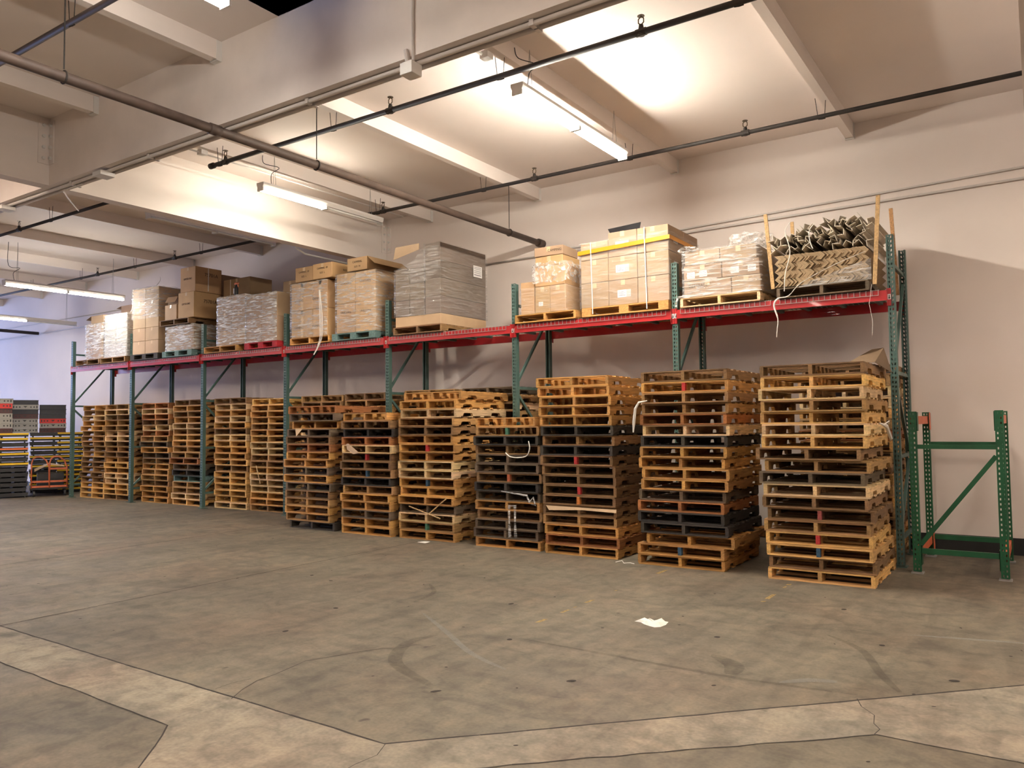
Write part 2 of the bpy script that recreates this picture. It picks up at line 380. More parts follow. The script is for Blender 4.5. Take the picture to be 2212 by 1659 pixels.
# ------------------------------------------------------------------ ceiling services
b = MB(); b.tube([(-6.78, -3, 4.60), (-6.78, 10.98, 4.60)], .048, 14)
o = b.build('sprinkler_main_pipe', 'pipe', smooth=True); tag(o, 'thick brown sprinkler main pipe crossing under the ceiling to the back wall', 'pipe')
b = MB(); b.tube([(-6.78, 4.72, 4.60), (-6.78, 4.84, 4.60)], .056, 14); b.build('coupling', 'pipe', o, smooth=True)
b = MB(); b.tube([(-6.78, 10.92, 4.6), (-6.78, 11.05, 4.6)], .07, 14); b.build('wall_sleeve', 'pipe', o, smooth=True)
def rod(x, y, z0, z1, label, r=.006):
    t = thing('pipe_hanger', label, 'hanger', (x, y, z0))
    b = MB(); b.tube([(0, 0, .07), (0, 0, z1 - z0)], r, 6); b.build('rod', 'dkpipe', t)
    b = MB(); b.tube([(.055 * math.cos(a), 0, .055 * math.sin(a)) for a in [k * PI / 8 for k in range(17)]], .007, 6); b.build('ring', 'dkpipe', t)
rod(-6.78, 6.12, 4.6, 5.35, 'dark hanger rod holding the brown main pipe near its middle')
rod(-6.78, 10.06, 4.6, 5.35, 'dark hanger rod holding the brown main pipe near the back wall')
rod(-6.78, 3.31, 4.6, 5.35, 'dark hanger rod holding the brown main pipe at the upper left')
b = MB(); b.tube([(-23.6, 6, 4.33), (-23.6, 10.95, 4.33)], .045, 12); tag(b.build('sprinkler_main_pipe', 'dkpipe', smooth=True), 'dark pipe end hanging low at the far left by the back wall', 'pipe')
ZB = 5.17
def branch(xa, xb, y, label, hx, r=.026, m='dkpipe'):
    b = MB(); b.tube([(xa, y, ZB), (xb, y, ZB)], r, 10)
    o = b.build('sprinkler_branch_pipe', m, smooth=True); tag(o, label, 'pipe')
    b = MB(); b.tube([(xa - .03, y, ZB), (xa + .05, y, ZB)], r * 1.35, 10); b.build('end_cap', m, o, smooth=True)
    for x in hx:
        b = MB(); b.tube([(x - .04, y - .005, ZB - r - .004), (x + .0, y, ZB - r - .008), (x + .04, y + .005, ZB - r - .004)], .006, 5)
        b.tube([(x - .04, y, ZB - r), (x - .07, y, ZB + .23)], .004, 5); b.tube([(x + .03, y, ZB - r), (x + .05, y, ZB + .23)], .004, 5)
        b.build('hanger_wire', 'dkpipe', o)
    return o
branch(-9.25, 5.5, 6.48, 'black sprinkler branch pipe crossing the ceiling above the front of the rack', [-9.06, -6.88, -4.45, -1.99], .030)
branch(-9.25, 5.5, 9.53, 'black sprinkler branch pipe nearest the back wall, right of the deep beam', [-9.06, -6.88, -4.45, -1.99], .026)
branch(-30, -10.75, 6.6, 'black sprinkler branch pipe beyond the deep beam, farther from the wall', [-28.4, -23.5, -18.7, -13.86])
branch(-30, -10.75, 9.62, 'black sprinkler branch pipe beyond the deep beam, nearest the back wall', [-21.1, -18.72, -16.45, -14.05])
branch(-12, 2, 3.43, 'brown sprinkler branch pipe at the upper left corner of the view', [-9.1, -6.9], .028, 'pipe')
hb = None
def head(x, y, label):
    global hb
    if hb is None:
        t = thing('fire_sprinkler', label, 'sprinkler', (x, y, ZB + .02), 0, 'upright sprinkler heads')
        b = MB(); b.tube([(0, 0, -.05), (0, 0, .05)], [.036, .020], 10); b.tube([(-.05, 0, -.02), (.05, 0, -.02)], .036, 10); b.build('fitting', 'dkpipe', t)
        b = MB(); b.tube([(0, 0, .05), (.026, 0, .07), (.026, 0, .105), (0, 0, .13)], .006, 6); b.tube([(0, 0, .05), (-.026, 0, .07), (-.026, 0, .105), (0, 0, .13)], .006, 6); b.build('frame', 'brass', t)
        b = MB(); b.tube([(0, 0, .13), (0, 0, .134)], .034, 12); b.build('deflector', 'brass', t)
        hb = t; return t
    return dup(hb, (x, y, ZB + .02), 0, label)
for i, x in enumerate((-8.95, -5.97, -2.89)):
    w = ['left', 'middle', 'right'][i]
    head(x, 6.48, 'upright sprinkler head, %s of three on the front black branch pipe' % w)
    head(x, 9.53, 'upright sprinkler head, %s of three on the branch pipe by the wall' % w)
head(-15.0, 6.6, 'upright sprinkler head on the far branch pipe, at left edge of the view')
head(-18.0, 9.62, 'upright sprinkler head on the far wall branch pipe, farther one')
head(-14.97, 9.62, 'upright sprinkler head on the far wall branch pipe, nearer one')

# paired conduits under the long girder
for k, (y, z, r) in enumerate(((4.955, 4.664, .021), (5.035, 4.664, .021))):
    b = MB(); b.tube([(-33, y, z), (9, y, z)], r, 10)
    o = b.build('electrical_conduit', 'conduit', smooth=True); tag(o, ['white painted conduit under the long ceiling beam, front one of the pair', 'white painted conduit under the long ceiling beam, rear one of the pair'][k], 'conduit')
    for x in (-6.9, -8.2, -5.6, -3.1, -9.9): b = MB(); b.box(x - .02, x + .02, y - .03, y + .03, z - .026, z + .03); b.build('clamp', 'conduit', o)
def jbox(x, y, z, s, h, label):
    t = thing('junction_box', label, 'electrical box', (x, y, z))
    b = MB(); b.box(-s, s, -s, s, -h, 0); b.build('box', 'white', t, bevel=.004)
    b = MB(); b.box(-s * .8, s * .8, -s * .8, s * .8, 0, .01); b.build('cover', 'conduit', t)
    return t
t = jbox(-4.22, 4.83, 4.60, .065, .10, 'large square white junction box under the long ceiling beam')
b = MB(); b.tube([(0, .03, .0), (0, .026, .45), (.02, .026, .9)], .012, 8); b.build('riser_conduit', 'conduit', t)
b = MB(); b.tube([(-.05, .03, .0), (-.07, .02, .15)], .022, 8); b.build('elbow', 'conduit', t)
t = jbox(-9.12, 4.93, 4.645, .09, .05, 'flat white conduit box on the twin conduits, left of centre')
b = MB(); b.tube([(-.02, .05, .0), (-.05, .05, .3), (.04, .06, .62), (-.6, .06, .68)], .008, 6); b.build('cable', 'conduit', t)
jbox(-11.6, 4.93, 4.645, .09, .05, 'flat white conduit box on the twin conduits at the far left')
b = MB(); b.tube([(-11.2, 5.7, 4.70), (-10.4, 5.15, 4.62), (-10.0, 4.9, 4.58), (-9.75, 5.0, 4.64)], .010, 6); tag(b.build('loose_cable', 'conduit'), 'white cable drooping below the twin conduits near the beam crossing', 'cable')
b = MB(); b.tube([(-13.2, 4.9, 5.2), (-13.2, 4.9, 5.0), (-13.3, 4.9, 4.8), (-13.1, 4.9, 4.68)], .012, 6); tag(b.build('cable_drop', 'conduit'), 'thin looped white cable dropping to the conduits at the left edge', 'cable')
# conduits on the back wall
b = MB(); b.tube([(9, 11.04, 4.66), (-.05, 11.04, 4.60), (-4.21, 11.04, 4.485), (-5.4, 11.04, 4.44), (-6.2, 11.04, 4.46), (-6.75, 11.02, 4.40)], .014, 8); tag(b.build('wall_conduit', 'conduit', smooth=True), 'thin conduit high on the back wall, upper of the two at right', 'conduit')
b = MB(); b.tube([(9, 11.035, 4.50), (-.05, 11.035, 4.465), (-4.2, 11.035, 4.42), (-8.0, 11.035, 4.395)], .016, 8); tag(b.build('wall_conduit', 'conduit', smooth=True), 'thin conduit high on the back wall, lower of the two at right', 'conduit')
b = MB(); b.tube([(-10.6, 11.0, 4.62), (-10.7, 11.0, 4.5), (-12, 11.02, 4.42), (-20, 11.03, 4.36), (-33, 11.03, 4.3)], .014, 8); tag(b.build('wall_conduit', 'conduit', smooth=True), 'thin conduit on the back wall left of the deep beam', 'conduit')
b = MB(); b.tube([(-16, 11.035, 4.66), (-33, 11.035, 4.62)], .012, 8); tag(b.build('wall_conduit', 'conduit', smooth=True), 'thin upper wall conduit behind the far left lights', 'conduit')
b = MB(); b.tube([(-10.7, 10.9, 4.66), (-10.7, 9.4, 4.66), (-10.62, 9.1, 4.72)], .016, 8); tag(b.build('loose_cable', 'strap', smooth=True), 'white flexible pipe running below the deep beam behind the boxes', 'cable')
b = MB(); b.tube([(-4.49, 5.1, 5.30), (-4.49, 6.2, 5.30)], .016, 8); tag(b.build('joist_conduit', 'conduit', smooth=True), 'short conduit beside the joist feeding the right lit fluorescent fixture', 'conduit')
b = MB(); b.tube([(-9.28, 5.1, 5.32), (-9.28, 10.4, 5.32)], .012, 8); tag(b.build('joist_conduit', 'conduit', smooth=True), 'thin conduit along the joist above the middle fluorescent fixture', 'conduit')
for x, y, l in ((-4.5, 6.3, 'small grey junction box on the joist above the right fixture'), (-9.27, 6.35, 'small grey junction box on the joist above the middle fixture')): jbox(x, y, 5.36, .05, .07, l)

# fluorescent strip fixtures: two 4 ft tube pairs in a row under a white channel
FIXN = [0]
def fixture(x, y, z, on, label, ztop):
    t = thing('fluorescent_fixture', label, 'ceiling light', (x, y, z), 0, 'fluorescent strip lights')
    b = MB(); b.prism([(-.055, .0), (.055, .0), (.075, .045), (.075, .075), (-.075, .075), (-.075, .045)], 0, 2.44, 0, Matrix(((1, 0, 0, 0), (0, 0, 1, 0), (0, 1, 0, 0), (0, 0, 0, 1)))); b.build('housing', 'white', t)
    for k in range(2):
        for s in (-1, 1):
            b = MB(); b.tube([(s * .038, .03 + k * 1.22, -.022), (s * .038, 1.19 + k * 1.22, -.022)], .0165, 10)
            m = ('tube_far' if x < -15 or y < 3 else 'tube_mid' if x < -8 else 'tube_on') if on[k] else 'tube_off'
            if on[k] or s == 1: b.build('lamp_tube', m, t, smooth=True)
    for yy in (.0, 1.19, 1.22, 2.42): b = MB(); b.box(-.06, .06, yy, yy + .02, -.045, .0); b.build('socket', 'white', t)
    if ztop:
        for yy in (.25, 2.2):
            b = MB(); b.tube([(-.03, yy, .07), (0, yy, ztop - z)], .003, 5); b.tube([(.03, yy, .07), (0, yy, ztop - z)], .003, 5); b.build('hanger_wire', 'steel', t)
        b = MB(); b.tube([(0, .2, .07), (.06, .15, .22), (.1, .25, .33), (-.04, .1, .38), (-.1, .12, ztop - z)], .005, 6, sm=5); b.build('cord', 'black', t)
    return t
fixture(-4.27, 6.50, 4.985, (1, 1), 'bright fluorescent strip light, both tube pairs lit, right of centre', 5.5)
fixture(-9.02, 7.10, 4.985, (1, 0), 'fluorescent strip light in the middle with its far half unlit', 5.5)
fixture(-11.47, 6.90, 4.93, (0, 0), 'unlit fluorescent strip fixture just beyond the deep beam', 5.5)
fixture(-16.85, 7.15, 4.49, (1, 1), 'long lit fluorescent strip light hanging low at the left edge', 5.35)
fixture(-21.45, 8.45, 4.40, (1, 0), 'farthest fluorescent strip light, its right half unlit, at the left edge', 5.35)
fixture(-5.25, 1.36, 4.985, (1, 1), 'fluorescent strip light cut by the top edge of the view', 5.5)

# ------------------------------------------------------------------ unseen lamps outside the frame: strip lights, added uplights, blue doorway light
def lamp(x, y, z, L, W, power, col=(1, .90, .76), rot=(0, 0, 0)):
    ld = bpy.data.lights.new('unseen_light', 'AREA'); ld.shape = 'RECTANGLE'; ld.size = W; ld.size_y = L; ld.energy = power; ld.color = col
    o = bpy.data.objects.new('unseen_light', ld); COL.objects.link(o); o.location = (x, y, z); o.rotation_euler = rot; return o
for x, y, p in ((-10.6, 1.4, 320), (-.8, 1.2, 250), (-16.5, 1.2, 300), (-5.2, -5, 80), (-12, -6, 80), (.75, 7.6, 60), (5.2, 0, 150), (5.2, 7, 230), (-22, 1, 300)):
    lamp(x, y, 4.93, 2.4, .16, p * .40); lamp(x, y, 5.06, 2.4, .16, p * .5, rot=(PI, 0, 0))  # the second, upward lamp is added to brighten the ceiling
lamp(X0 + .3, 5.3, 2.2, 4.0, 7.4, 1000, (.42, .55, 1.0), (0, -PI / 2, 0))  # area light standing in for blue daylight at the unseen doorway
w = bpy.data.worlds.new('world'); SC.world = w; w.use_nodes = True
w.node_tree.nodes['Background'].inputs[0].default_value = (.30, .42, .80, 1); w.node_tree.nodes['Background'].inputs[1].default_value = .6
# ------------------------------------------------------------------ pallet rack
XP = [-18.977, -16.479, -13.928, -11.444, -8.925, -6.408, -3.906, -1.360]
YF, YR, HB, PH = 9.55, 10.49, 3.055, 3.67
PW, PD = .076, .072
def post_mesh():
    b = MB(); n = 72; z0 = .02
    xs = [0, .013, .031, .045, .063, .076]
    # front face in rows of teardrop holes, real openings
    for k in range(n):
        za = z0 + k * .0508; zb = za + .0508; h0, h1 = za + .012, za + .038
        b.add([(0, 0, za), (.076, 0, za), (.076, 0, h0), (0, 0, h0)], [(0, 1, 2, 3)])
        b.add([(0, 0, h1), (.076, 0, h1), (.076, 0, zb), (0, 0, zb)], [(0, 1, 2, 3)])
        for c in ((0, 0, .019, .014), (.027, .032, .049, .044), (.057, .062, .076, .076)):
            b.add([(c[0], 0, h0), (c[3] if c[3] != .014 else .019, 0, h0), (c[2] if c[2] != .019 else .014, 0, h1), (c[1], 0, h1)], [(0, 1, 2, 3)])
    b.box(0, .003, .0005, PD, z0, PH); b.box(.073, .076, .0005, PD, z0, PH)
    b.box(.003, .018, PD - .003, PD, z0, PH); b.box(.058, .073, PD - .003, PD, z0, PH)
    return b.mesh('post', 'teal')
PM = post_mesh()
FR = None
for i, x in enumerate(XP):
    lab = ['leftmost green perforated upright frame at the far end of the pallet rack', 'green upright rack frame second from the left end', 'green upright rack frame third from the left end',
           'green upright rack frame fourth from the left end', 'green upright rack frame left of the tall grey wrapped load', 'green upright rack frame beside the empty shelf gap',
           'green upright rack frame between the yellow-strapped load and the white wrapped load', 'rightmost green upright frame standing free at the near end of the rack'][i]
    if FR is None:
        t = thing('upright_frame', lab, 'rack upright', (x, YF, 0), 0, 'green upright frames of the pallet rack'); FR = t
        link('post', PM, t); o = link('post', PM, t); o.location = (.076, YR - YF + .072, 0); o.rotation_euler = (0, 0, PI)
        for y in (.036, YR - YF + .036):
            b = MB(); b.box(-.025, .10, y - .06, y + .075, 0, .012); b.build('base_plate', 'teal', t)
        ya, yb = .072, YR - YF
        for z in (.30, 1.10 if 0 else 1.20, 2.14, 3.36):
            b = MB(); b.box(.022, .054, ya, yb, z - .02, z + .02); b.build('horizontal_brace', 'teal', t)
        for za, zb in ((.36, 1.14), (2.05, 1.26), (2.22, 3.02 + .22)):
            b = MB(); b.bar((.038, ya, za), (.038, yb, zb), .032, .036); b.build('diagonal_brace', 'teal', t)
    else: dup(FR, (x, YF, 0), 0, lab)
# beams: stepped box section with end connectors and white lock stickers
BAYN = ['far left bay', 'second bay from the left', 'third bay from the left', 'fourth bay from the left', 'bay of the tall grey load', 'bay of the yellow-strapped load', 'rightmost bay']
def beam(x0, x1, y, flip, label):
    t = thing('rack_beam', label, 'rack beam', (x0, y, HB), 0, 'red beams of the pallet rack')
    s = -1 if flip else 1; L = x1 - x0
    pr = [(0, -.115), (.042, -.115), (.042, -.022), (.027, -.022), (.027, 0), (0, 0)] if not flip else [(0, -.115), (-.042, -.115), (-.042, -.022), (-.027, -.022), (-.027, 0), (0, 0)]
    b = MB(); b.prism([(-p[0] * 1., p[1]) for p in pr], .004, L - .004, 0, Matrix(((0, 0, 1, 0), (1, 0, 0, 0), (0, 1, 0, 0), (0, 0, 0, 1)))); b.build('beam', 'red', t)
    for e, xx in ((0, 0), (1, L)):
        q = 1 if e else -1
        b = MB(); xa, xb = (xx, xx + .036) if e else (xx - .036, xx)
        yy = (-.048, -.001) if not flip else (.001, .048)
        b.box(xa, xb, yy[0], yy[0] + .004 if not flip else yy[1], -.175, .02) if 0 else b.box(xa, xb, -.012 if not flip else .008, -.008 if not flip else .012, -.175, .02)
        b.box(xx - .003 if e else xx, xx if e else xx + .003, -.045 if not flip else 0, 0 if not flip else .045, -.175, .02)
        c = b.build('connector', 'red', t)
        if not flip:
            xc = (xa + xb) / 2
            b = MB(); b.box(xc - .0155, xc + .0155, -.0135, -.0122, -.105, -.045, 0); st = b.build('sticker', 'label', c)
            b = MB(); b.prism([(xc - .007, -.098), (xc + .007, -.098), (xc + .009, -.086), (xc + .004, -.072), (xc + .005, -.058), (xc, -.052), (xc - .005, -.058), (xc - .004, -.072), (xc - .009, -.086)], .0137, .0142, 0, Matrix(((1, 0, 0, 0), (0, 0, -1, 0), (0, 1, 0, 0), (0, 0, 0, 1))))
            b.build('lock_mark', 'black', c)
    return t
DK = None
for i in range(7):
    xa, xb = XP[i] + PW, XP[i + 1]
    beam(xa, xb, YF, False, 'red front rack beam of the ' + BAYN[i])
    beam(xa, xb, YR + .072, True, 'red rear rack beam of the ' + BAYN[i])
    n = 2; wd = (xb - xa - .10) / n
    for k in range(n):
        lab = 'galvanised wire deck with front lip, %s half of the %s' % (('left', 'right')[k], BAYN[i])
        loc = (xa + .05 + k * wd + .01, YF, HB)
        if DK is None:
            t = DK = thing('wire_deck', lab, 'wire deck', loc, 0, 'wire decks on the red beams'); W = 1.15; D = YR - YF + .10
            b = MB(); r = .0062
            for q in range(19):
                x = q * (W - .012) / 18; b.bar((x, -.048, .004), (x, D - .05, .004), r); b.bar((x, -.052, .004), (x, -.052, -.055), r)
            for q in range(8):
                y = q * (D - .1) / 7; b.bar((-.003, y, .010), (W - .009, y, .010), r)
            b.bar((-.003, -.055, -.055), (W - .009, -.055, -.055), r); b.build('wire_mesh', 'galv', t)
            for q in range(3):
                x = .15 + q * .42; b = MB(); b.box(x, x + .05, .03, D - .10, -.035, .0); b.build('support_channel', 'teal', t)
        else: dup(DK, loc, 0, lab)

# ------------------------------------------------------------------ wooden pallets: 40 in. end facing out, 48 in. stringers
PX, PY, PZ = 1.016, 1.219, .1215
def pallet_variants():
    out = []
    for v in range(5):
        rnd = random.Random(40 + v)
        top = MB(); w = [.135] + [.088] * 5 + [.135]; gap = (PY - sum(w)) / 6; y = 0
        skip = rnd.choice([None, 3, None, 4, 2]) if v else None
        for k, ww in enumerate(w):
            if k != skip:
                a, c = rnd.uniform(0, .012), rnd.uniform(0, .012); j = rnd.uniform(-.006, .006) if 0 < k < 6 else 0
                z = rnd.uniform(0, .0025)
                top.add([(a, y + j, .105), (PX - c, y + j + rnd.uniform(-.004, .004), .105), (PX - c, y + j + ww, .105), (a, y + j + ww, .105),
                         (a, y + j, .1205 - z), (PX - c, y + j, .1205 - z * rnd.random()), (PX - c, y + j + ww, .1205 - z), (a, y + j + ww, .1205 - z)],
                        [(0, 3, 2, 1), (4, 5, 6, 7), (0, 1, 5, 4), (1, 2, 6, 5), (2, 3, 7, 6), (3, 0, 4, 7)])
            y += ww + gap
        bot = MB()
        for k, yy in enumerate((0, .30, .565, .83, PY - .11)):
            if v == 3 and k == 1: continue
            a, c = rnd.uniform(0, .01), rnd.uniform(0, .01); ww = .11 if k in (0, 4) else .088
            bot.box(a, PX - c, yy, yy + ww, 0, .0152)
        sm = MB(); nz = .045                                  # stringer with two fork notches
        prof = [(0, .0155), (.15, .0155), (.165, .0155 + nz - .012), (.18, .0155 + nz), (.36, .0155 + nz), (.375, .0155 + nz - .012), (.39, .0155),
                (.83, .0155), (.845, .0155 + nz - .012), (.86, .0155 + nz), (1.04, .0155 + nz), (1.055, .0155 + nz - .012), (1.07, .0155), (PY, .0155), (PY, .1047), (0, .1047)]
        sm.prism(prof, -.019, .019, 0, Matrix(((0, 0, 1, 0), (1, 0, 0, 0), (0, 1, 0, 0), (0, 0, 0, 1))))
        out.append((top.mesh('top_deck', 'wood_x'), bot.mesh('bottom_deck', 'wood_x'), sm.mesh('stringer', 'wood_y')))
    return out
PV = pallet_variants()
TONES = {'fresh yellow': (.62, .36, .125), 'golden': (.50, .26, .078), 'tan': (.34, .19, .073), 'reddish': (.34, .13, .04), 'weathered brown': (.21, .115, .048), 'grey-brown': (.13, .09, .055), 'dark stained': (.04, .032, .025), 'teal painted': (.12, .20, .19), 'blue painted': (.02, .06, .12), 'red painted': (.38, .012, .018), 'pale whitewood': (.66, .46, .25)}
def pallet(x, y, z, rz, tone, label, group, v, mid=None, lead=None):
    t = thing('wooden_pallet', label, 'pallet', (x + PX / 2, y + PY / 2, z), rz, group)
    c = TONES[tone]; rnd = random.Random(int(abs(x * 997 + z * 7919 + y * 13)))
    def vary(f=.22): k = 1 + rnd.uniform(-f, f); return (c[0] * k, c[1] * k * rnd.uniform(.95, 1.04), c[2] * k * rnd.uniform(.88, 1.08))
    tm, bm_, sm = PV[v]; off = (-PX / 2, -PY / 2, 0)
    link('top_deck', tm, t, vary(), off); link('bottom_deck', bm_, t, vary(), off)
    for k, xx in enumerate((.019, PX / 2, PX - .019)):
        o = link('stringer', sm, t, vary(.28), (xx - PX / 2, -PY / 2, 0))
        if k == 1 and mid:
            e = MB(); e.box(-.0192, .0192, -.0015, .05, .0155, .1045); q = e.build('painted_end', 'wood_y', o, color=mid[0]); q['label'] = mid[1]
    return t
GRP = 'wooden pallets stacked along the wall'
def stack(name, x, y, H, n, tones, over={}, mids={}, lean=0., jx=.022, jy=.025, jr=.9, seed=0, mk=None):
    rnd = random.Random(seed); h = H / n
    for k in range(n):
        if mk and k in mk: tone = mk[k]
        else: tone = rnd.choices(list(tones), list(tones.values()))[0]
        dx, dy, dr = over.get(k, (0, 0, 0))
        xx = x + dx + lean * k / n + (rnd.uniform(-jx, jx) if k else 0); yy = y + dy + (rnd.uniform(-jy, jy) if k else 0)
        pos = 'topmost' if k == n - 1 else ORD[k] + (' from the floor' if k else '')
        pallet(xx, yy, k * h, math.radians(rnd.uniform(-jr, jr) + dr), tone, '%s %s pallet in the %s' % (pos, tone, name) if k else 'bottom %s pallet on the floor in the %s' % (tone, name),
               GRP, rnd.randrange(5), mids.get(k))
MIX = {'golden': 5, 'tan': 6, 'weathered brown': 5, 'grey-brown': 2, 'reddish': 1.3, 'pale whitewood': 2, 'dark stained': .7}
NEW = {'fresh yellow': 5, 'golden': 4, 'pale whitewood': 4, 'tan': 4, 'weathered brown': 2}
OLD = {'weathered brown': 5, 'grey-brown': 4, 'tan': 3, 'golden': 2, 'dark stained': 2}
RED = ((.45, .03, .03), 'red painted end'); BLU = ((.03, .08, .14), 'blue painted end'); GRN = ((.05, .16, .10), 'green painted end'); ORA = ((.6, .2, .04), 'orange painted end')
stack('leftmost stack under the rack', -18.86, 9.75, 2.145, 18, NEW, {13: (-.07, 0, 0), 11: (-.06, 0, 1), 9: (.03, 0, 0)}, lean=.09, seed=1)
stack('second stack from the left', -17.82, 9.75, 2.15, 18, NEW, seed=2, jx=.016)
stack('third stack from the left', -16.40, 9.80, 2.145, 18, MIX, {11: (-.06, 0, 0), 10: (-.10, 0, 1)}, seed=3, jx=.018, mk={0: 'golden', 1: 'golden', 2: 'golden', 17: 'reddish'})
stack('fourth stack from the left', -15.24, 9.80, 2.19, 18, NEW, {7: (-.10, 0, 0), 8: (-.04, 0, 0), 6: (.02, 0, 0)}, seed=4, jx=.018, mk={7: 'reddish', 8: 'tan', 4: 'teal painted', 6: 'grey-brown', 5: 'dark stained', 17: 'weathered brown'})
stack('fifth stack from the left', -13.84, 9.82, 2.19, 18, NEW, seed=5, jx=.018, jr=.5)
stack('sixth stack from the left', -12.72, 9.82, 2.145, 18, NEW, seed=6, jx=.018, jr=.5, mk={1: 'golden'})
stack('first stack in front of the rack', -10.09, 8.48, 1.93, 16, MIX, {15: (-.03, .05, 5), 14: (.03, .02, 1), 13: (-.02, .12, 3), 0: (.06, .03, 0), 6: (-.06, 0, 0), 7: (-.04, 0, 0), 8: (-.06, 0, 0)}, seed=7, mk={0: 'dark stained', 15: 'reddish', 6: 'golden', 8: 'golden', 10: 'reddish', 5: 'grey-brown'})
stack('second stack in front of the rack', -8.83, 8.48, 1.80, 15, MIX, {14: (-.02, .02, -7)}, {9: RED, 7: BLU}, seed=8, mk={12: 'dark stained', 14: 'golden', 0: 'golden', 1: 'golden', 3: 'golden', 11: 'reddish', 10: 'pale whitewood'})
stack('third stack in front of the rack', -7.70, 8.52, 2.08, 17, MIX, {16: (.03, .05, 3), 15: (.0, .0, 2), 14: (0, .0, 1), 0: (0, 0, 0)}, {10: RED, 1: GRN, 6: BLU}, seed=9, mk={16: 'golden', 15: 'golden', 14: 'pale whitewood', 13: 'tan', 9: 'golden', 0: 'golden'})
stack('shortest stack in front, with film tails', -6.31, 8.48, 1.70, 14, OLD, {13: (.02, .03, -6), 12: (.03, .0, -2)}, {12: GRN, 7: ((.45, .12, .05), 'rust red painted end')}, seed=10, mk={13: 'golden', 12: 'tan', 0: 'golden', 2: 'grey-brown'}, jx=.03)
stack('third front stack from the right', -5.20, 8.44, 2.19, 18, MIX, {17: (-.03, 0, 0)}, {9: RED, 6: RED, 5: ORA}, lean=-.07, seed=11, mk={12: 'dark stained', 10: 'dark stained', 0: 'golden', 17: 'golden', 16: 'golden', 15: 'golden', 14: 'golden', 13: 'golden'})
stack('second front stack from the right', -3.88, 8.32, 2.19, 18, MIX, {2: (.10, 0, 0), 1: (.0, 0, 0), 3: (.05, 0, 0)}, {1: BLU, 16: RED}, lean=.10, seed=12, mk={11: 'dark stained', 4: 'dark stained', 3: 'dark stained', 2: 'golden', 1: 'golden', 0: 'golden', 10: 'golden', 9: 'golden', 8: 'golden', 17: 'weathered brown'})
stack('rightmost near stack', -2.375, 8.22, 2.19, 18, NEW, {10: (-.06, 0, 0), 8: (-.05, 0, 0), 6: (-.02, 0, 0), 9: (.02, 0, 0), 4: (-.01, 0, 0)}, {3: RED, 2: BLU, 5: ((.35, .08, .07), 'faded red end')}, lean=-.055, seed=13, mk={17: 'weathered brown', 10: 'weathered brown', 8: 'grey-brown', 0: 'fresh yellow', 3: 'fresh yellow', 1: 'weathered brown', 5: 'weathered brown', 6: 'weathered brown'})
for nm, x, n, H, sd, ov in (('rear stack behind the first front stack', -11.25, 18, 2.16, 21, {17: (0, 0, 4)}), ('rear stack behind the second front stack', -10.10, 18, 2.17, 22, {17: (0, .0, -3)}),
                        ('rear stack behind the third front stack', -8.72, 18, 2.18, 23, {17: (.8 * 0, 0, 3)}), ('rear stack behind the shortest front stack', -7.52, 18, 2.18, 24, {17: (0, 0, -3)}),
                        ('rear stack behind the rightmost near stack', -2.42, 18, 2.25, 25, {17: (.02, 0, 2)})):
    stack(nm, x, 9.80, H, n, MIX, ov, seed=sd, jy=.008, jr=.4)

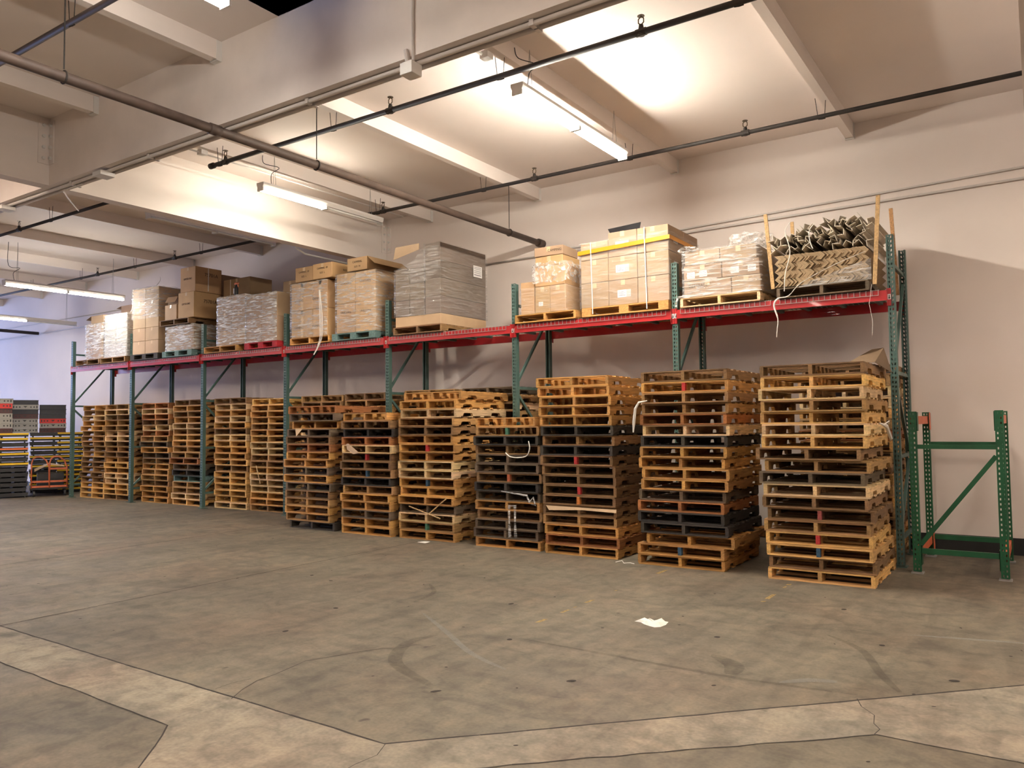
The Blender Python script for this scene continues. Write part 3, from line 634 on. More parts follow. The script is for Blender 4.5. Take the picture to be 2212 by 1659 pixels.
# ------------------------------------------------------------------ goods on the shelf
ZS = HB + .0135
def mesh_box(sx, sy, sz, m, bev=.006, bulge=.0):
    b = MB(); b.box(0, sx, 0, sy, 0, sz); me = b.mesh('box', m)
    bm = bmesh.new(); bm.from_mesh(me); bmesh.ops.bevel(bm, geom=bm.edges[:], offset=bev, segments=1, affect='EDGES'); bm.to_mesh(me); bm.free(); return me
def carton(x0, x1, y0, y1, z0, z1, label, group=None, col=(.50, .33, .185), tape=True, flaps=None, rz=0, lab=None, text=None, side=None, tapev=False):
    g = .003
    t = thing('cardboard_box', label, 'box', ((x0 + x1) / 2, (y0 + y1) / 2, z0), rz, group)
    sx, sy, sz = x1 - x0 - 2 * g, y1 - y0 - 2 * g, z1 - z0 - .002
    k = random.uniform(.9, 1.1); c = (col[0] * k, col[1] * k * random.uniform(.97, 1.02), col[2] * k * random.uniform(.93, 1.05))
    if not flaps:
        o = link('body', mesh_box(sx, sy, sz, 'card'), t, c, (-sx / 2, -sy / 2, .001))
    else:
        b = MB(); th = .005; hx, hy = sx / 2, sy / 2
        b.box(-hx, hx, -hy, -hy + th, 0, sz); b.box(-hx, hx, hy - th, hy, 0, sz); b.box(-hx, -hx + th, -hy + th, hy - th, 0, sz); b.box(hx - th, hx, -hy + th, hy - th, 0, sz); b.box(-hx, hx, -hy, hy, 0, th)
        b.build('body', 'card', t, color=c)
        fl = min(sx, sy) * .48
        for f, ang in flaps:
            b = MB()
            if f == 'f': b.box(-hx, hx, -fl, 0, -.002, .002); loc = (0, -hy, sz); rot = (math.radians(ang), 0, 0)
            elif f == 'b': b.box(-hx, hx, 0, fl, -.002, .002); loc = (0, hy, sz); rot = (math.radians(-ang), 0, 0)
            elif f == 'l': b.box(-fl, 0, -hy, hy, -.002, .002); loc = (-hx, 0, sz); rot = (0, math.radians(-ang), 0)
            else: b.box(0, fl, -hy, hy, -.002, .002); loc = (hx, 0, sz); rot = (0, math.radians(ang), 0)
            o = b.build('flap', 'card', t, color=c); o.location = loc; o.rotation_euler = rot
    if tape and not flaps:
        b = MB(); w = .03
        if tapev: b.box(-w, w, -sy / 2 - .0012, -sy / 2 - .0002, 0.003, sz - .003)
        b.box(-w, w, -sy / 2, sy / 2, sz + .001, sz + .0016); b.box(-w, w, -sy / 2 - .0012, -sy / 2 - .0002, sz - .07, sz - .002)
        b.build('tape', 'tape', t)
    if lab:
        for lx, lz, lw, lh, pk in lab:
            b = MB(); b.box(lx, lx + lw, -sy / 2 - .003, -sy / 2 - .0015, lz, lz + lh); q = b.build('paper_label', 'label', t)
            b = MB()
            for r_ in range(4): b.box(lx + .08 * lw, lx + lw * (.9 - .2 * (r_ % 2)), -sy / 2 - .0036, -sy / 2 - .0031, lz + lh * (.2 + .18 * r_), lz + lh * (.27 + .18 * r_))
            b.build('label_lines', 'labelink', q)
            if pk: b = MB(); b.box(lx + lw, lx + lw * 1.5, -sy / 2 - .003, -sy / 2 - .0015, lz, lz + lh); q = b.build('pink_label', 'pink', t)
    if side:
        for ly, lz, lw, lh in side:
            b = MB(); b.box(sx / 2 + .0012, sx / 2 + .0025, ly, ly + lw, lz, lz + lh); q = b.build('paper_label', 'label', t)
            b = MB()
            for r_ in range(3): b.box(sx / 2 + .0026, sx / 2 + .0032, ly + .1 * lw, ly + .85 * lw, lz + lh * (.22 + .25 * r_), lz + lh * (.28 + .25 * r_))
            b.build('label_lines', 'labelink', q)
    if text:
        for s_, size, fx, fz, face in text:
            if face == 'front': printed(s_, size, (fx, -sy / 2 - .002, fz), t)
            else: printed(s_, size, (sx / 2 + .0015, fx, fz), t, 'side')
    return t
def grid(xs, ys, zs, desc, group, col=(.50, .33, .185), **kw):
    rows = {2: ['bottom', 'top'], 3: ['bottom', 'middle', 'top'], 1: ['only']}.get(len(zs) - 1) or ORD[:len(zs) - 2] + ['top']
    cols = {1: [''], 2: ['left ', 'right '], 3: ['left ', 'middle ', 'right ']}.get(len(xs) - 1)
    out = {}
    for r in range(len(zs) - 1):
        for c in range(len(xs) - 1):
            for d in range(len(ys) - 1):
                dp = '' if len(ys) == 2 else ('front ', 'rear ')[d]
                out[r, c, d] = carton(xs[c], xs[c + 1], ys[d], ys[d + 1], zs[r], zs[r + 1], '%sbox %sof the %s row, %s' % (dp, cols[c], rows[r], desc) if cols[c] else '%sbox of the %s row, %s' % (dp, rows[r], desc), group, col, **(kw if d == 0 else {}))
    return out
def wrap(x0, x1, y0, y1, z0, z1, label, m='film', amp=.008, name='stretch_film', seed=1, top=True, dens=.055):
    rnd = random.Random(seed); e = .012; x0 -= e; x1 += e; y0 -= e; y1 += e
    t = MB(); per = []; nx = max(3, int((x1 - x0) / dens)); ny = max(3, int((y1 - y0) / dens)); nz = max(3, int((z1 - z0) / (dens * .7)))
    for i in range(nx): per.append((x0 + (x1 - x0) * i / nx, y0, 0, -1))
    for i in range(ny): per.append((x1, y0 + (y1 - y0) * i / ny, 1, 0))
    for i in range(nx): per.append((x1 - (x1 - x0) * i / nx, y1, 0, 1))
    for i in range(ny): per.append((x0, y1 - (y1 - y0) * i / ny, -1, 0))
    n = len(per); vs = []
    for k in range(nz + 1):
        z = z0 + (z1 - z0) * k / nz; ph = rnd.uniform(0, 6)
        for i, (x, y, a, c) in enumerate(per):
            d = rnd.uniform(0, amp) + .3 * amp * math.sin(i * .7 + ph); vs.append((x + a * d, y + c * d, z + rnd.uniform(-amp, amp) * .7))
    fs = [(k * n + i, k * n + (i + 1) % n, (k + 1) * n + (i + 1) % n, (k + 1) * n + i) for k in range(nz) for i in range(n)]
    t.add(vs, fs)
    if top:
        ins = .09; m0 = len(vs); top_v = []
        for i, (x, y, a, c) in enumerate(per):
            cx, cy = (x0 + x1) / 2, (y0 + y1) / 2; top_v.append((x + (cx - x) * .14, y + (cy - y) * .14, z1 + .006 + rnd.uniform(0, amp)))
        base = nz * n
        t.v += top_v; N0 = len(t.v) - n
        for i in range(n): t.f.append([base + i, base + (i + 1) % n, N0 + (i + 1) % n, N0 + i]); t.mi.append(0)
    o = t.build(name, m, smooth=True); return tag(o, label, 'plastic wrap', 'stretch film around the shelf loads')
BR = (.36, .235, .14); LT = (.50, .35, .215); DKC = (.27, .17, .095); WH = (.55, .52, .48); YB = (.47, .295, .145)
SH = 'pallets carrying the loads on the rack shelf'
zp = ZS + PZ + .002
def spallet(x, tone, label, y=9.47, z=ZS, v=0, rz=0): return pallet(x, y, z, rz, tone, label, SH, v)
def blockpallet(x, tone, label, w=1.016, mark=True, y=9.47):
    c = TONES[tone]; t = thing('block_pallet', label, 'pallet', (x, y, ZS), 0, SH)
    b = MB()
    for k in range(6): yy = k * (1.2 - .14) / 5; b.box(0, w, yy, yy + .14, .103, .1205)
    b.build('top_deck', 'wood_x', t, color=c)
    for yy in (0, 1.1): b = MB(); b.box(0, w, yy, yy + .1, 0, .018); b.build('bottom_board', 'wood_x', t, color=c)
    for i, xx in enumerate((0, w / 2 - .07, w - .14)):
        for j, yy in enumerate((0, .53, 1.06)):
            b = MB(); b.box(xx, xx + .14, yy, yy + .14, .0185, .1025); b.build('block', 'wood_y', t, color=c)
    b = MB(); b.box(w - .006, w + .002, .14, 1.06, .06, .1025); b.build('side_board', 'wood_y', t, color=c)
    if mark:
        b = MB(); pts = [(w + .004, .34 + .035 * math.cos(a), .072 + .028 * math.sin(a)) for a in [math.radians(50 + 26 * k) for k in range(11)]]
        b.tube(pts, .006, 5); b.build('letter_mark', 'label', t)
    return t
YA = 9.50
G = 'boxes stacked on the rack shelf'
# load 1 and 2, far left bay
spallet(-18.62, 'weathered brown', 'weathered pallet at the far left end of the shelf under crinkled wrapped boxes')
grid([-18.22, -17.52], [YA, 10.1], [zp, 3.47, 3.74, 4.00], 'crinkle-wrapped load at the far left end of the shelf', G, BR)
wrap(-18.22, -17.52, YA, 10.1, zp, 4.0, 'crinkled glossy film around the leftmost box load on the shelf', 'film_dense', .016, seed=3)
carton(-18.12, -17.60, 9.55, 10.05, 4.02, 4.20, 'open carton with raised flap on the leftmost wrapped load', G, BR, flaps=[('l', 18), ('b', 10)])
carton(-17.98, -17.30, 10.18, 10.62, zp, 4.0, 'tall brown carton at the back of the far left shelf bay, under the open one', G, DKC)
t = carton(-17.98, -17.20, 10.18, 10.62, 4.0, 4.50, 'open brown carton with a flap stuck out, behind the white wrapped load', G, BR, flaps=[('l', 12), ('f', 100)], text=None)
spallet(-17.56, 'tan', 'tan pallet under the white wrapped load')
grid([-17.44, -16.97, -16.52], [YA, 10.1], [zp, 3.49, 3.82, 4.15], 'white wrapped load', G, WH, tape=False)
wrap(-17.44, -16.52, YA, 10.1, zp, 4.15, 'milky film around the white boxes left of the tall brown stack', 'film_dense', .006, seed=4)
b = MB(); b.tube([(-17.0, 9.8, 4.17), (-16.86, 9.8, 4.28), (-16.80, 9.78, 4.42), (-16.79, 9.75, 4.60)], .007, 6, sm=5); tag(b.build('loose_strap', 'strap'), 'white plastic strap end standing up from the white wrapped load', 'strap')
# load 3
blockpallet(-16.33, 'dark stained', 'dark block pallet under the tall brown stack in the second bay', mark=False)
grid([-16.31, -15.83, -15.34], [YA, 10.45], [zp, 3.47, 3.75, 4.04, 4.33, 4.61], 'tall brown stack in the second bay', G, LT, side=[(.0, .13, .22, .07)])
wrap(-16.31, -15.34, YA, 10.45, 3.95, 4.62, 'stretch film around the upper half of the tall brown stack', 'film', .010, seed=5)
b = MB(); b.tube([(-16.0, 9.7, 4.63), (-15.7, 9.65, 4.66), (-15.62, 9.7, 4.78), (-15.66, 9.72, 4.86)], .006, 6, sm=5); tag(b.build('loose_strap', 'strap'), 'white plastic strap curling on top of the tall brown stack', 'strap')
# load 4 with a second pallet on it
blockpallet(-15.15, 'teal painted', 'teal block pallet with a pale letter mark, third load from the left')
grid([-15.05, -14.10], [YA, 10.4], [zp, 3.71], 'low wrapped load between two pallets', G, BR)
wrap(-15.05, -14.10, YA, 10.4, zp, 3.71, 'shiny film around the low load on the teal pallet', 'film_dense', .012, seed=6)
pallet(-15.22, 9.45, 3.72, 0, 'weathered brown', 'brown pallet laid on the low wrapped load, carrying two tall boxes', SH, 1)
z4 = 3.72 + PZ + .001
carton(-14.62, -14.08, 9.48, 10.12, z4, 4.365, 'lower of two big brown boxes on the upper pallet, printed 75701A', G, YB, text=[('75701A', .10, .06, .34, 'side'), ('GIFTEK INC', .055, .0, .28, 'front')])
t = carton(-14.58, -14.07, 9.50, 10.12, 4.367, 4.88, 'highest big brown box in the left part of the shelf, printed 75701A', G, YB, text=[('75701A', .10, .06, .36, 'side'), ('GIFTEK INC', .055, .0, .27, 'front')])
b = MB(); b.box(.2565, .259, -.02, 0, .03, .50); b.build('strapping', 'strap', t)
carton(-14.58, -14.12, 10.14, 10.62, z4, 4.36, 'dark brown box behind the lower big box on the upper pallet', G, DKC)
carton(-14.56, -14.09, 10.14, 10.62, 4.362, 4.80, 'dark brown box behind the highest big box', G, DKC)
carton(-15.12, -14.70, 9.50, 9.95, z4, 4.16, 'small tall carton left of the two big boxes on the upper pallet', G, LT)
carton(-15.05, -14.74, 9.53, 9.85, 4.162, 4.33, 'small open carton on the small tall carton', G, BR, rz=.1, flaps=[('f', 60)])
# load 5
spallet(-13.72, 'golden', 'golden pallet under the wrapped load with the spray bottle', v=2)
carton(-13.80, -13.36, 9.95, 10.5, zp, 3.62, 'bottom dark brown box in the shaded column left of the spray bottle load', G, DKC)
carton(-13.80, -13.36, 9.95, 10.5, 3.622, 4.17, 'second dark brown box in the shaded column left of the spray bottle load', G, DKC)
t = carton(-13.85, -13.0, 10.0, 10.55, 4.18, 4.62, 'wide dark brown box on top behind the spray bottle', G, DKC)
b = MB(); b.box(-.20, -.185, -.2755, -.2740, 0, .435); b.build('strapping', 'strap', t)
grid([-13.33, -12.90, -12.48], [YA, 10.4], [zp, 3.48, 3.83, 4.15], 'wrapped load with the spray bottle', G, BR)
wrap(-13.33, -12.48, YA, 10.4, zp, 4.15, 'glossy stretch film around the load with the spray bottle', 'film_dense', .014, seed=7)
t = thing('spray_bottle', 'dark spray bottle with orange trigger head standing on a wrapped load', 'bottle', (-12.92, 9.62, 4.175))
b = MB(); b.tube([(0, 0, 0), (0, 0, .015), (0, 0, .14), (0, 0, .18), (0, 0, .21)], [.036, .04, .04, .022, .014], 12); b.build('bottle', 'black', t, smooth=True)
b = MB(); b.box(-.04, .03, -.014, .014, .21, .245); b.box(.03, .08, -.01, .01, .222, .24); b.bar((.05, 0, .222), (.06, 0, .16), .012); b.build('trigger_head', 'oplast', t)
b = MB(); b.box(-.03, -.012, -.045, -.039, .03, .13); b.build('bottle_label', 'label', t)
# load 6
blockpallet(-12.47, 'red painted', 'bright red pallet under a glossy wrapped load', w=.94, mark=False)
grid([-12.46, -12.02, -11.56], [YA, 10.3], [zp, 3.65, 4.10], 'wrapped load on the red pallet', G, BR)
wrap(-12.46, -11.60, YA, 10.3, zp, 4.10, 'glossy stretch film around the load on the red pallet', 'film_dense', .014, seed=8)
carton(-11.95, -11.55, 9.95, 10.35, 4.12, 4.38, 'brown box lying on the red pallet load, left one', G, BR)
carton(-11.53, -11.14, 10.05, 10.5, 4.12, 4.46, 'tan box behind the red pallet load, right one with straps', G, LT, flaps=[('l', 70)])
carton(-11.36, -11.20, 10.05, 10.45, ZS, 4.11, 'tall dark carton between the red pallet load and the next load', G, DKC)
# load 7
spallet(-11.18, 'golden', 'clean golden pallet under the load with long hanging straps', v=0)
grid([-11.18, -10.62, -10.24], [YA, 10.35], [zp, 3.68, 4.18], 'load with long hanging white straps', G, YB, tapev=True, text=[('GAMING', .06, -.08, .18, 'front')])
wrap(-11.18, -10.27, YA, 10.35, zp, 4.18, 'clear film around the load with long hanging straps', 'film', .010, seed=9)
carton(-11.08, -10.62, 9.50, 10.2, 4.20, 4.46, 'printed carton on top of the hanging-strap load, left of two', G, YB, text=[('CAMPING  09', .045, 0, .17, 'front'), ('SIZE  L', .045, 0, .09, 'front')])
carton(-10.60, -10.11, 9.48, 10.3, 4.20, 4.47, 'printed carton on top of the hanging-strap load, right of two', G, YB, text=[('CAMPING  09', .045, 0, .18, 'front'), ('SIZE  L', .045, 0, .10, 'front'), ('SIZE', .05, -.1, .16, 'side')])
b = MB()
for dx in (0, .03, .06):
    b.tube([(-10.42 + dx * .3, 9.47, 4.0), (-10.40 + dx, 9.463, 3.6), (-10.38 + dx, 9.455, 3.2), (-10.44 + dx * .5, 9.45, 3.0), (-10.53 + dx * .3, 9.44, 2.86)], .005, 5, sm=5)
tag(b.build('hanging_strap', 'strap'), 'bundle of long white straps hanging down over the red beam', 'strap')
# load 8
blockpallet(-10.10, 'teal painted', 'green block pallet with a white letter mark under the sagging open box load')
grid([-10.02, -9.57, -9.10], [YA, 10.45], [zp, 3.70, 4.22], 'wrapped load on the green lettered pallet', G, YB, text=[('UNICORN', .055, 0, .35, 'front')])
wrap(-10.02, -9.10, YA, 10.45, zp, 4.22, 'clear film with blue glints around the load on the green lettered pallet', 'film', .014, seed=10)
carton(-9.74, -9.27, 9.48, 10.35, 4.235, 4.46, 'open printed box with drooping side flap on the green pallet load', G, YB, flaps=[('r', 40), ('b', 20)], text=[('CAMPING', .05, 0, .15, 'front'), ('SIZE  M', .045, 0, .07, 'front')])
# load 9: tall grey wrapped
spallet(-8.68, 'weathered brown', 'brown pallet under the tall grey wrapped load', v=3)
carton(-8.66, -7.71, YA, 10.72, zp, 3.36, 'pale shallow tray of boxes at the foot of the tall grey load', G, LT, tape=False)
GR = (.20, .15, .112)
grid([-8.66, -8.35, -8.04], [YA, 10.72], [3.362, 3.62, 3.88, 4.13], 'tall grey wrapped load', G, GR, tape=False)
grid([-8.03, -7.71], [YA, 10.72], [3.362, 3.64, 3.92, 4.20, 4.485], 'right column of the tall grey wrapped load', G, GR, tape=False)
wrap(-8.66, -8.05, YA, 10.72, zp + .16, 4.13, 'dull grey film around the left part of the tall grey load', 'film_grey', .010, seed=11)
o = wrap(-8.03, -7.71, YA, 10.72, zp + .16, 4.49, 'dull grey film around the high right part of the tall grey load', 'film_thin', .004, seed=12)
t = thing('paper_sticker', 'white printed sheet stuck on the side of the tall grey load', 'label', (-7.685, 10.33, 4.05))
b = MB(); b.box(0, .0015, 0, .24, 0, .19); b.build('sheet', 'label', t)
b = MB()
for z in (.03, .07, .10, .135, .16): b.box(.0016, .0022, .02, .21, z, z + (.006 if z != .03 else .012))
b.build('printed_lines', 'labelink', t)
b = MB(); b.add([(-8.66, 9.46, 4.30), (-8.10, 9.44, 4.40), (-8.10, 9.445, 4.50), (-8.62, 9.465, 4.50), (-8.66, 9.466, 4.30), (-8.10, 9.446, 4.40), (-8.10, 9.451, 4.50), (-8.62, 9.471, 4.50)], [(0, 1, 2, 3), (7, 6, 5, 4), (0, 4, 5, 1), (1, 5, 6, 2), (2, 6, 7, 3), (3, 7, 4, 0)])
o = b.build('cardboard_flap', 'card', color=LT); tag(o, 'pale cardboard flap sticking out left at the top of the tall grey load', 'cardboard')
b = MB(); b.add([(-8.05, 9.46, 4.45), (-7.72, 9.46, 4.48), (-7.72, 9.46, 4.0), (-8.1, 9.46, 3.86), (-8.6, 9.46, 4.13), (-8.2, 9.45, 4.25)], [(0, 5, 4, 3, 2, 1)])
tag(b.build('torn_film', 'film_thin'), 'torn film strands hanging across the top front of the tall grey load', 'plastic wrap')
# load 10
spallet(-6.30, 'golden', 'golden pallet under the small box stack right of the empty gap', v=0)
carton(-6.21, -5.98, YA, 9.95, zp, 3.66, 'narrow upright carton with open top left of the small box stack', G, YB, flaps=[('l', 88), ('b', 80)])
carton(-5.97, -5.72, YA, 10.2, zp, 3.57, 'left bottom box of the small box stack beside the yellow-strapped load', G, YB, tapev=False, lab=[(-.06, .10, .07, .06, 0)])
carton(-5.72, -5.46, YA, 10.2, zp, 3.57, 'right bottom box of the small box stack beside the yellow-strapped load', G, YB)
carton(-5.97, -5.47, YA, 10.15, 3.572, 3.86, 'film-draped middle box of the small box stack', G, YB)
carton(-5.96, -5.50, YA, 10.0, 3.862, 4.0, 'carton second from the top of the small box stack', G, YB)
carton(-5.97, -5.50, 9.49, 9.95, 4.002, 4.135, 'long flat carton on top of the small box stack', G, BR, rz=.03, text=[('CAMPING', .05, .1, .07, 'front')])
wrap(-5.98, -5.46, YA, 10.2, 3.62, 3.90, 'crumpled clear film around the middle of the small box stack', 'film_crumple', .03, seed=13)
wrap(-6.21, -5.46, YA, 10.2, zp, 3.57, 'thin clear film around the foot of the small box stack', 'film_thin', .006, seed=14, top=False)
# load 11: 3 x 3 boxes, yellow strap
blockpallet(-5.19, 'golden', 'extra wide golden block pallet under the yellow-strapped load', w=1.27, mark=False)
c = dict(lab=None)
LB = (.35, .232, .145)
for r, (za, zb) in enumerate(((zp, 3.53), (3.532, 3.85), (3.852, 4.17))):
    for q, (xa, xb) in enumerate(((-5.215, -4.79), (-4.79, -4.36), (-4.36, -3.915))):
        if r == 2 and q == 0: zb = 4.10
        elif r == 2: zb = 4.19
        carton(xa, xb, YA, 10.05, za, zb, 'front %s box of the %s row in the yellow-strapped load' % (('left', 'middle', 'right')[q], ('bottom', 'middle', 'top')[r]), G, LB,
               lab=[(-.10 if r else -.08, .10, .13, .10, 1)] if q == 1 else None, side=[(-.1, .12, .15, .08)] if q == 2 else None)
        if q > 0: carton(xa, xb, 10.052, 10.56, za, zb, 'rear %s box of the %s row in the yellow-strapped load' % (('left', 'middle', 'right')[q], ('bottom', 'middle', 'top')[r]), G, LB, side=[(-.1, .12, .15, .08)] if q == 2 else None)
wrap(-5.215, -3.915, YA, 10.56, zp, 4.10, 'clear film around the big yellow-strapped load', 'film_thin', .006, seed=15, top=False)
b = MB(); e = .028; P = [(-5.215 - e, YA - e), (-3.915 + e, YA - e), (-3.915 + e, 10.56 + e), (-5.215 - e, 10.56 + e)]
for (xa, ya), (xb, yb) in zip(P, P[1:] + P[:1]):
    za, zb = (3.93, 3.985) if ya == P[0][1] and yb == P[0][1] else ((3.985, 3.985) if xa > -4 and xb > -4 else (3.985, 3.93) if ya > 10 and yb > 10 else (3.93, 3.93))
    b.add([(xa, ya, za), (xb, yb, zb), (xb, yb, zb + .055), (xa, ya, za + .055)], [(0, 1, 2, 3)])
tag(b.build('yellow_strap', 'ystrap'), 'broad yellow band around the top row of the big box load', 'strap')
for x, l in ((-5.02, 'left'), (-4.22, 'right')):
    b = MB(); b.bar((x, YA - .03, 3.10), (x - .02, YA - .03, 4.19 if l == 'right' else 4.10), .012, .002, up=(0, 1, 0)); tag(b.build('vertical_strap', 'strap'), 'thin vertical plastic strap on the front of the yellow-strapped load, %s one' % l, 'strap')
b = MB(); b.add([(-4.80, 9.62, 4.20), (-4.36, 9.60, 4.20), (-4.33, 9.95, 4.235), (-4.78, 9.97, 4.235), (-4.83, 9.60, 4.27), (-4.33, 9.58, 4.29)], [(0, 1, 2, 3), (0, 4, 5, 1)])
mo = b.build('black_tray', 'black'); md = mo.modifiers.new('t', 'SOLIDIFY'); md.thickness = .01; tag(mo, 'black plastic tray lying on top of the yellow-strapped load', 'tray')
# load 12
spallet(-3.76, 'pale whitewood', 'pale pallet with white film tails under the white-wrapped load', v=0)
carton(-3.72, -3.10, YA, 10.0, zp, 3.40, 'front left box of the bottom row under white film, second load from right', G, LB, text=[('GEMBALL', .06, -.12, .14, 'front')])
carton(-3.10, -2.74, YA, 10.0, zp, 3.40, 'front right box of the bottom row under white film, second load from right', G, LB)
carton(-3.72, -3.22, YA, 10.0, 3.402, 3.60, 'front left box of the middle row under white film, second load from right', G, LB, lab=[(-.20, .03, .10, .08, 0), (-.04, .04, .10, .08, 0)])
carton(-3.22, -2.75, YA, 10.0, 3.402, 3.60, 'front right box of the middle row under white film, second load from right', G, LB, lab=[(-.12, .04, .10, .08, 0), (.09, .04, .10, .08, 0)])
carton(-3.70, -3.24, YA, 10.0, 3.602, 3.78, 'front left box of the top row under white film, second load from right', G, LB)
carton(-3.24, -2.78, YA, 10.0, 3.602, 3.78, 'front right box of the top row under white film, second load from right', G, LB)
for k, (za, zb) in enumerate(((zp, 3.40), (3.402, 3.60), (3.602, 3.78))): carton(-3.71, -2.76, 10.01, 10.5, za, zb, 'rear box of the %s row under white film, second load from right' % ('bottom', 'middle', 'top')[k], G, LB)
wrap(-3.72, -2.74, YA, 10.5, zp, 3.79, 'white glinting film around the second load from the right', 'film', .014, seed=16)
def blob(c, s, seed, label, m='film_crumple', name='crumpled_film', n=3):
    rnd = random.Random(seed); bm = bmesh.new(); bmesh.ops.create_icosphere(bm, subdivisions=n, radius=1)
    for v in bm.verts:
        k = 1 + rnd.uniform(-.22, .22); v.co = Vector((v.co.x * s[0] * k, v.co.y * s[1] * k, max(v.co.z, -.5) * s[2] * k))
    me = bpy.data.meshes.new(name); bm.to_mesh(me); bm.free(); me.materials.append(M[m]); o = link(name, me, None, None, c); return tag(o, label, 'plastic wrap')
blob((-2.93, 9.75, 3.85), (.26, .24, .13), 3, 'heap of crumpled clear film on the right of the white-wrapped load')
blob((-3.66, 9.60, 3.80), (.13, .16, .06), 4, 'small wad of crumpled film on the left of the white-wrapped load')
b = MB(); b.add([(-3.78, 9.455, 3.185), (-2.72, 9.455, 3.19), (-2.72, 9.46, 3.20), (-3.1, 9.46, 3.225), (-3.55, 9.46, 3.225), (-3.80, 9.46, 3.215), (-3.83, 9.455, 3.08), (-3.80, 9.455, 3.08)], [(0, 1, 2, 3, 4, 5), (0, 5, 6, 7)])
tag(b.build('white_film_edge', 'film_dense'), 'white bunched film along the front edge of the pale pallet', 'plastic wrap')
# load 13: cardboard corner boards
spallet(-2.55, 'grey-brown', 'brown pallet under the stacked corner boards at the right end of the shelf', v=1)
def corner_mesh(leg, L, th=.0055):
    b = MB(); a = leg / math.sqrt(2)
    prof = [(0, 0), (-a, a), (-a - th, a), (-th * 1.0, 0), (-a - th, -a), (-a, -a)]
    n = len(prof); vs = []
    for k in (0, 1):
        for x, z in prof: vs.append((x, k * L, z))
    fs = [tuple(range(n - 1, -1, -1)), tuple(range(n, 2 * n))] + [(k, (k + 1) % n, n + (k + 1) % n, n + k) for k in range(n)]
    fs[0] = (5, 4, 3, 0); b.add(vs, [(0, 1, 2, 3), (0, 3, 4, 5), (n, n + 3, n + 2, n + 1), (n, n + 5, n + 4, n + 3)] + fs[2:]); return b.mesh('corner_board', 'edgeb')
CM = corner_mesh(.066, 1.15, .0085); CN = corner_mesh(.066, 1.15, .0180); CG = 'cardboard corner boards on the right end of the shelf'
cnt = 0; z0c = zp + .052
for r in range(4):
    for q in range(51):
        x = -2.50 + q * .0195
        o = link('corner_board', CN, None, None, (x, 9.47 + random.choice([0, 0, .004, -.012, .02]) + (.03 if q > 20 else 0), z0c + r * .0945))
        k = random.uniform(.86, 1.08); o.color = (.36 * k, .25 * k, .14 * k, 1)
        tag(o, 'brown cardboard corner board nested in neat zigzag rows at right end of the shelf', 'corner board', CG + ', neat rows')
zt = z0c + 4 * .0945 - .03
rnd = random.Random(5)
def mound(x): return .20 + .08 * math.sin((x + 2.6) * 2.6 - .4) + (.04 if x > -1.8 else 0)
lay = 0; z = zt
ng = []
for q in range(150):
    x = rnd.uniform(-2.58, -1.52); z = zt + rnd.uniform(0, 1) * mound(x)
    if any((x - a) ** 2 + (z - c) ** 2 < .042 ** 2 for a, c in ng): continue
    ng.append((x, z))
    if len(ng) > 85: break
for x, z in ng:
    o = link('corner_board', CM, None, None, (x, 9.47 + rnd.uniform(-.05, .08), z + .03)); o.rotation_euler = (rnd.uniform(-.015, .015), rnd.uniform(0, 2 * PI), rnd.uniform(-.03, .03))
    k = rnd.uniform(.8, 1.15); o.color = (.66 * k, .58 * k, .47 * k, 1)
    tag(o, 'grey corner board tossed loosely on the pile at right end of the shelf', 'corner board', CG + ', loose pile')
for k, (x, y, z, ry, rz) in enumerate(((-2.0, 9.55, 4.02, .5, -.35), (-1.75, 9.5, 4.03, -.4, .4), (-2.25, 9.6, 3.98, 2.5, -.3))):
    o = link('corner_board', CM, None, None, (x, y, z - .10)); o.rotation_euler = (-.02, ry, rz * .7); o.color = (.42, .37, .30, 1); tag(o, ('pale corner board lying askew across the top of the pile, rear one', 'pale corner board lying askew near the right of the pile top', 'pale corner board lying askew near the left of the pile top')[k], 'corner board')
for k, (x, y, za, zb, dx, lab) in enumerate(((-1.47, 9.44, 3.12, 4.11, .065, 'tallest wooden stake standing at the front right of the corner boards'), (-1.38, 10.45, 3.12, 4.19, -.04, 'wooden stake standing at the rear right of the corner boards'),
                                        (-2.61, 9.55, 3.2, 4.12, -.07, 'wooden stake leaning at the front left of the corner boards'), (-2.56, 10.4, 3.15, 4.19, -.02, 'wooden stake at the rear left of the corner boards'))):
    b = MB(); b.bar((x, y, za), (x + dx, y, zb), .042, .02, up=(0, 1, 0)); tag(b.build('wooden_stake', 'wood_y', color=(.52, .33, .15) if k != 1 else (.5, .27, .12)), lab, 'stake', 'stakes around the corner boards')
b = MB(); b.tube([(-2.36, 9.43, 3.95), (-2.42, 9.425, 3.85), (-2.37, 9.425, 3.6), (-2.43, 9.42, 3.35), (-2.45, 9.43, 3.14)], .006, 5, sm=5); tag(b.build('dangling_string', 'strap'), 'white cord dangling over the left of the corner boards', 'cord')
b = MB(); b.tube([(-2.08, 9.42, 3.90), (-2.14, 9.41, 3.82), (-2.14, 9.41, 3.70), (-2.11, 9.41, 3.60)], .006, 5, sm=5); tag(b.build('dangling_string', 'strap'), 'short white cord hanging in the middle of the loose corner boards', 'cord')
b = MB(); b.tube([(-1.55, 9.43, 3.50), (-1.9, 9.42, 3.38), (-2.25, 9.42, 3.22), (-2.40, 9.42, 3.08), (-2.52, 9.42, 3.06), (-2.57, 9.42, 2.98), (-2.53, 9.42, 2.82), (-2.54, 9.42, 2.70), (-2.55, 9.42, 2.60)], [.003, .003, .004, .006, .011, .010, .006, .005, .003], 6, sm=4)
tag(b.build('twisted_film', 'strap'), 'twisted white film tail hanging over the beam at the right end', 'plastic wrap')
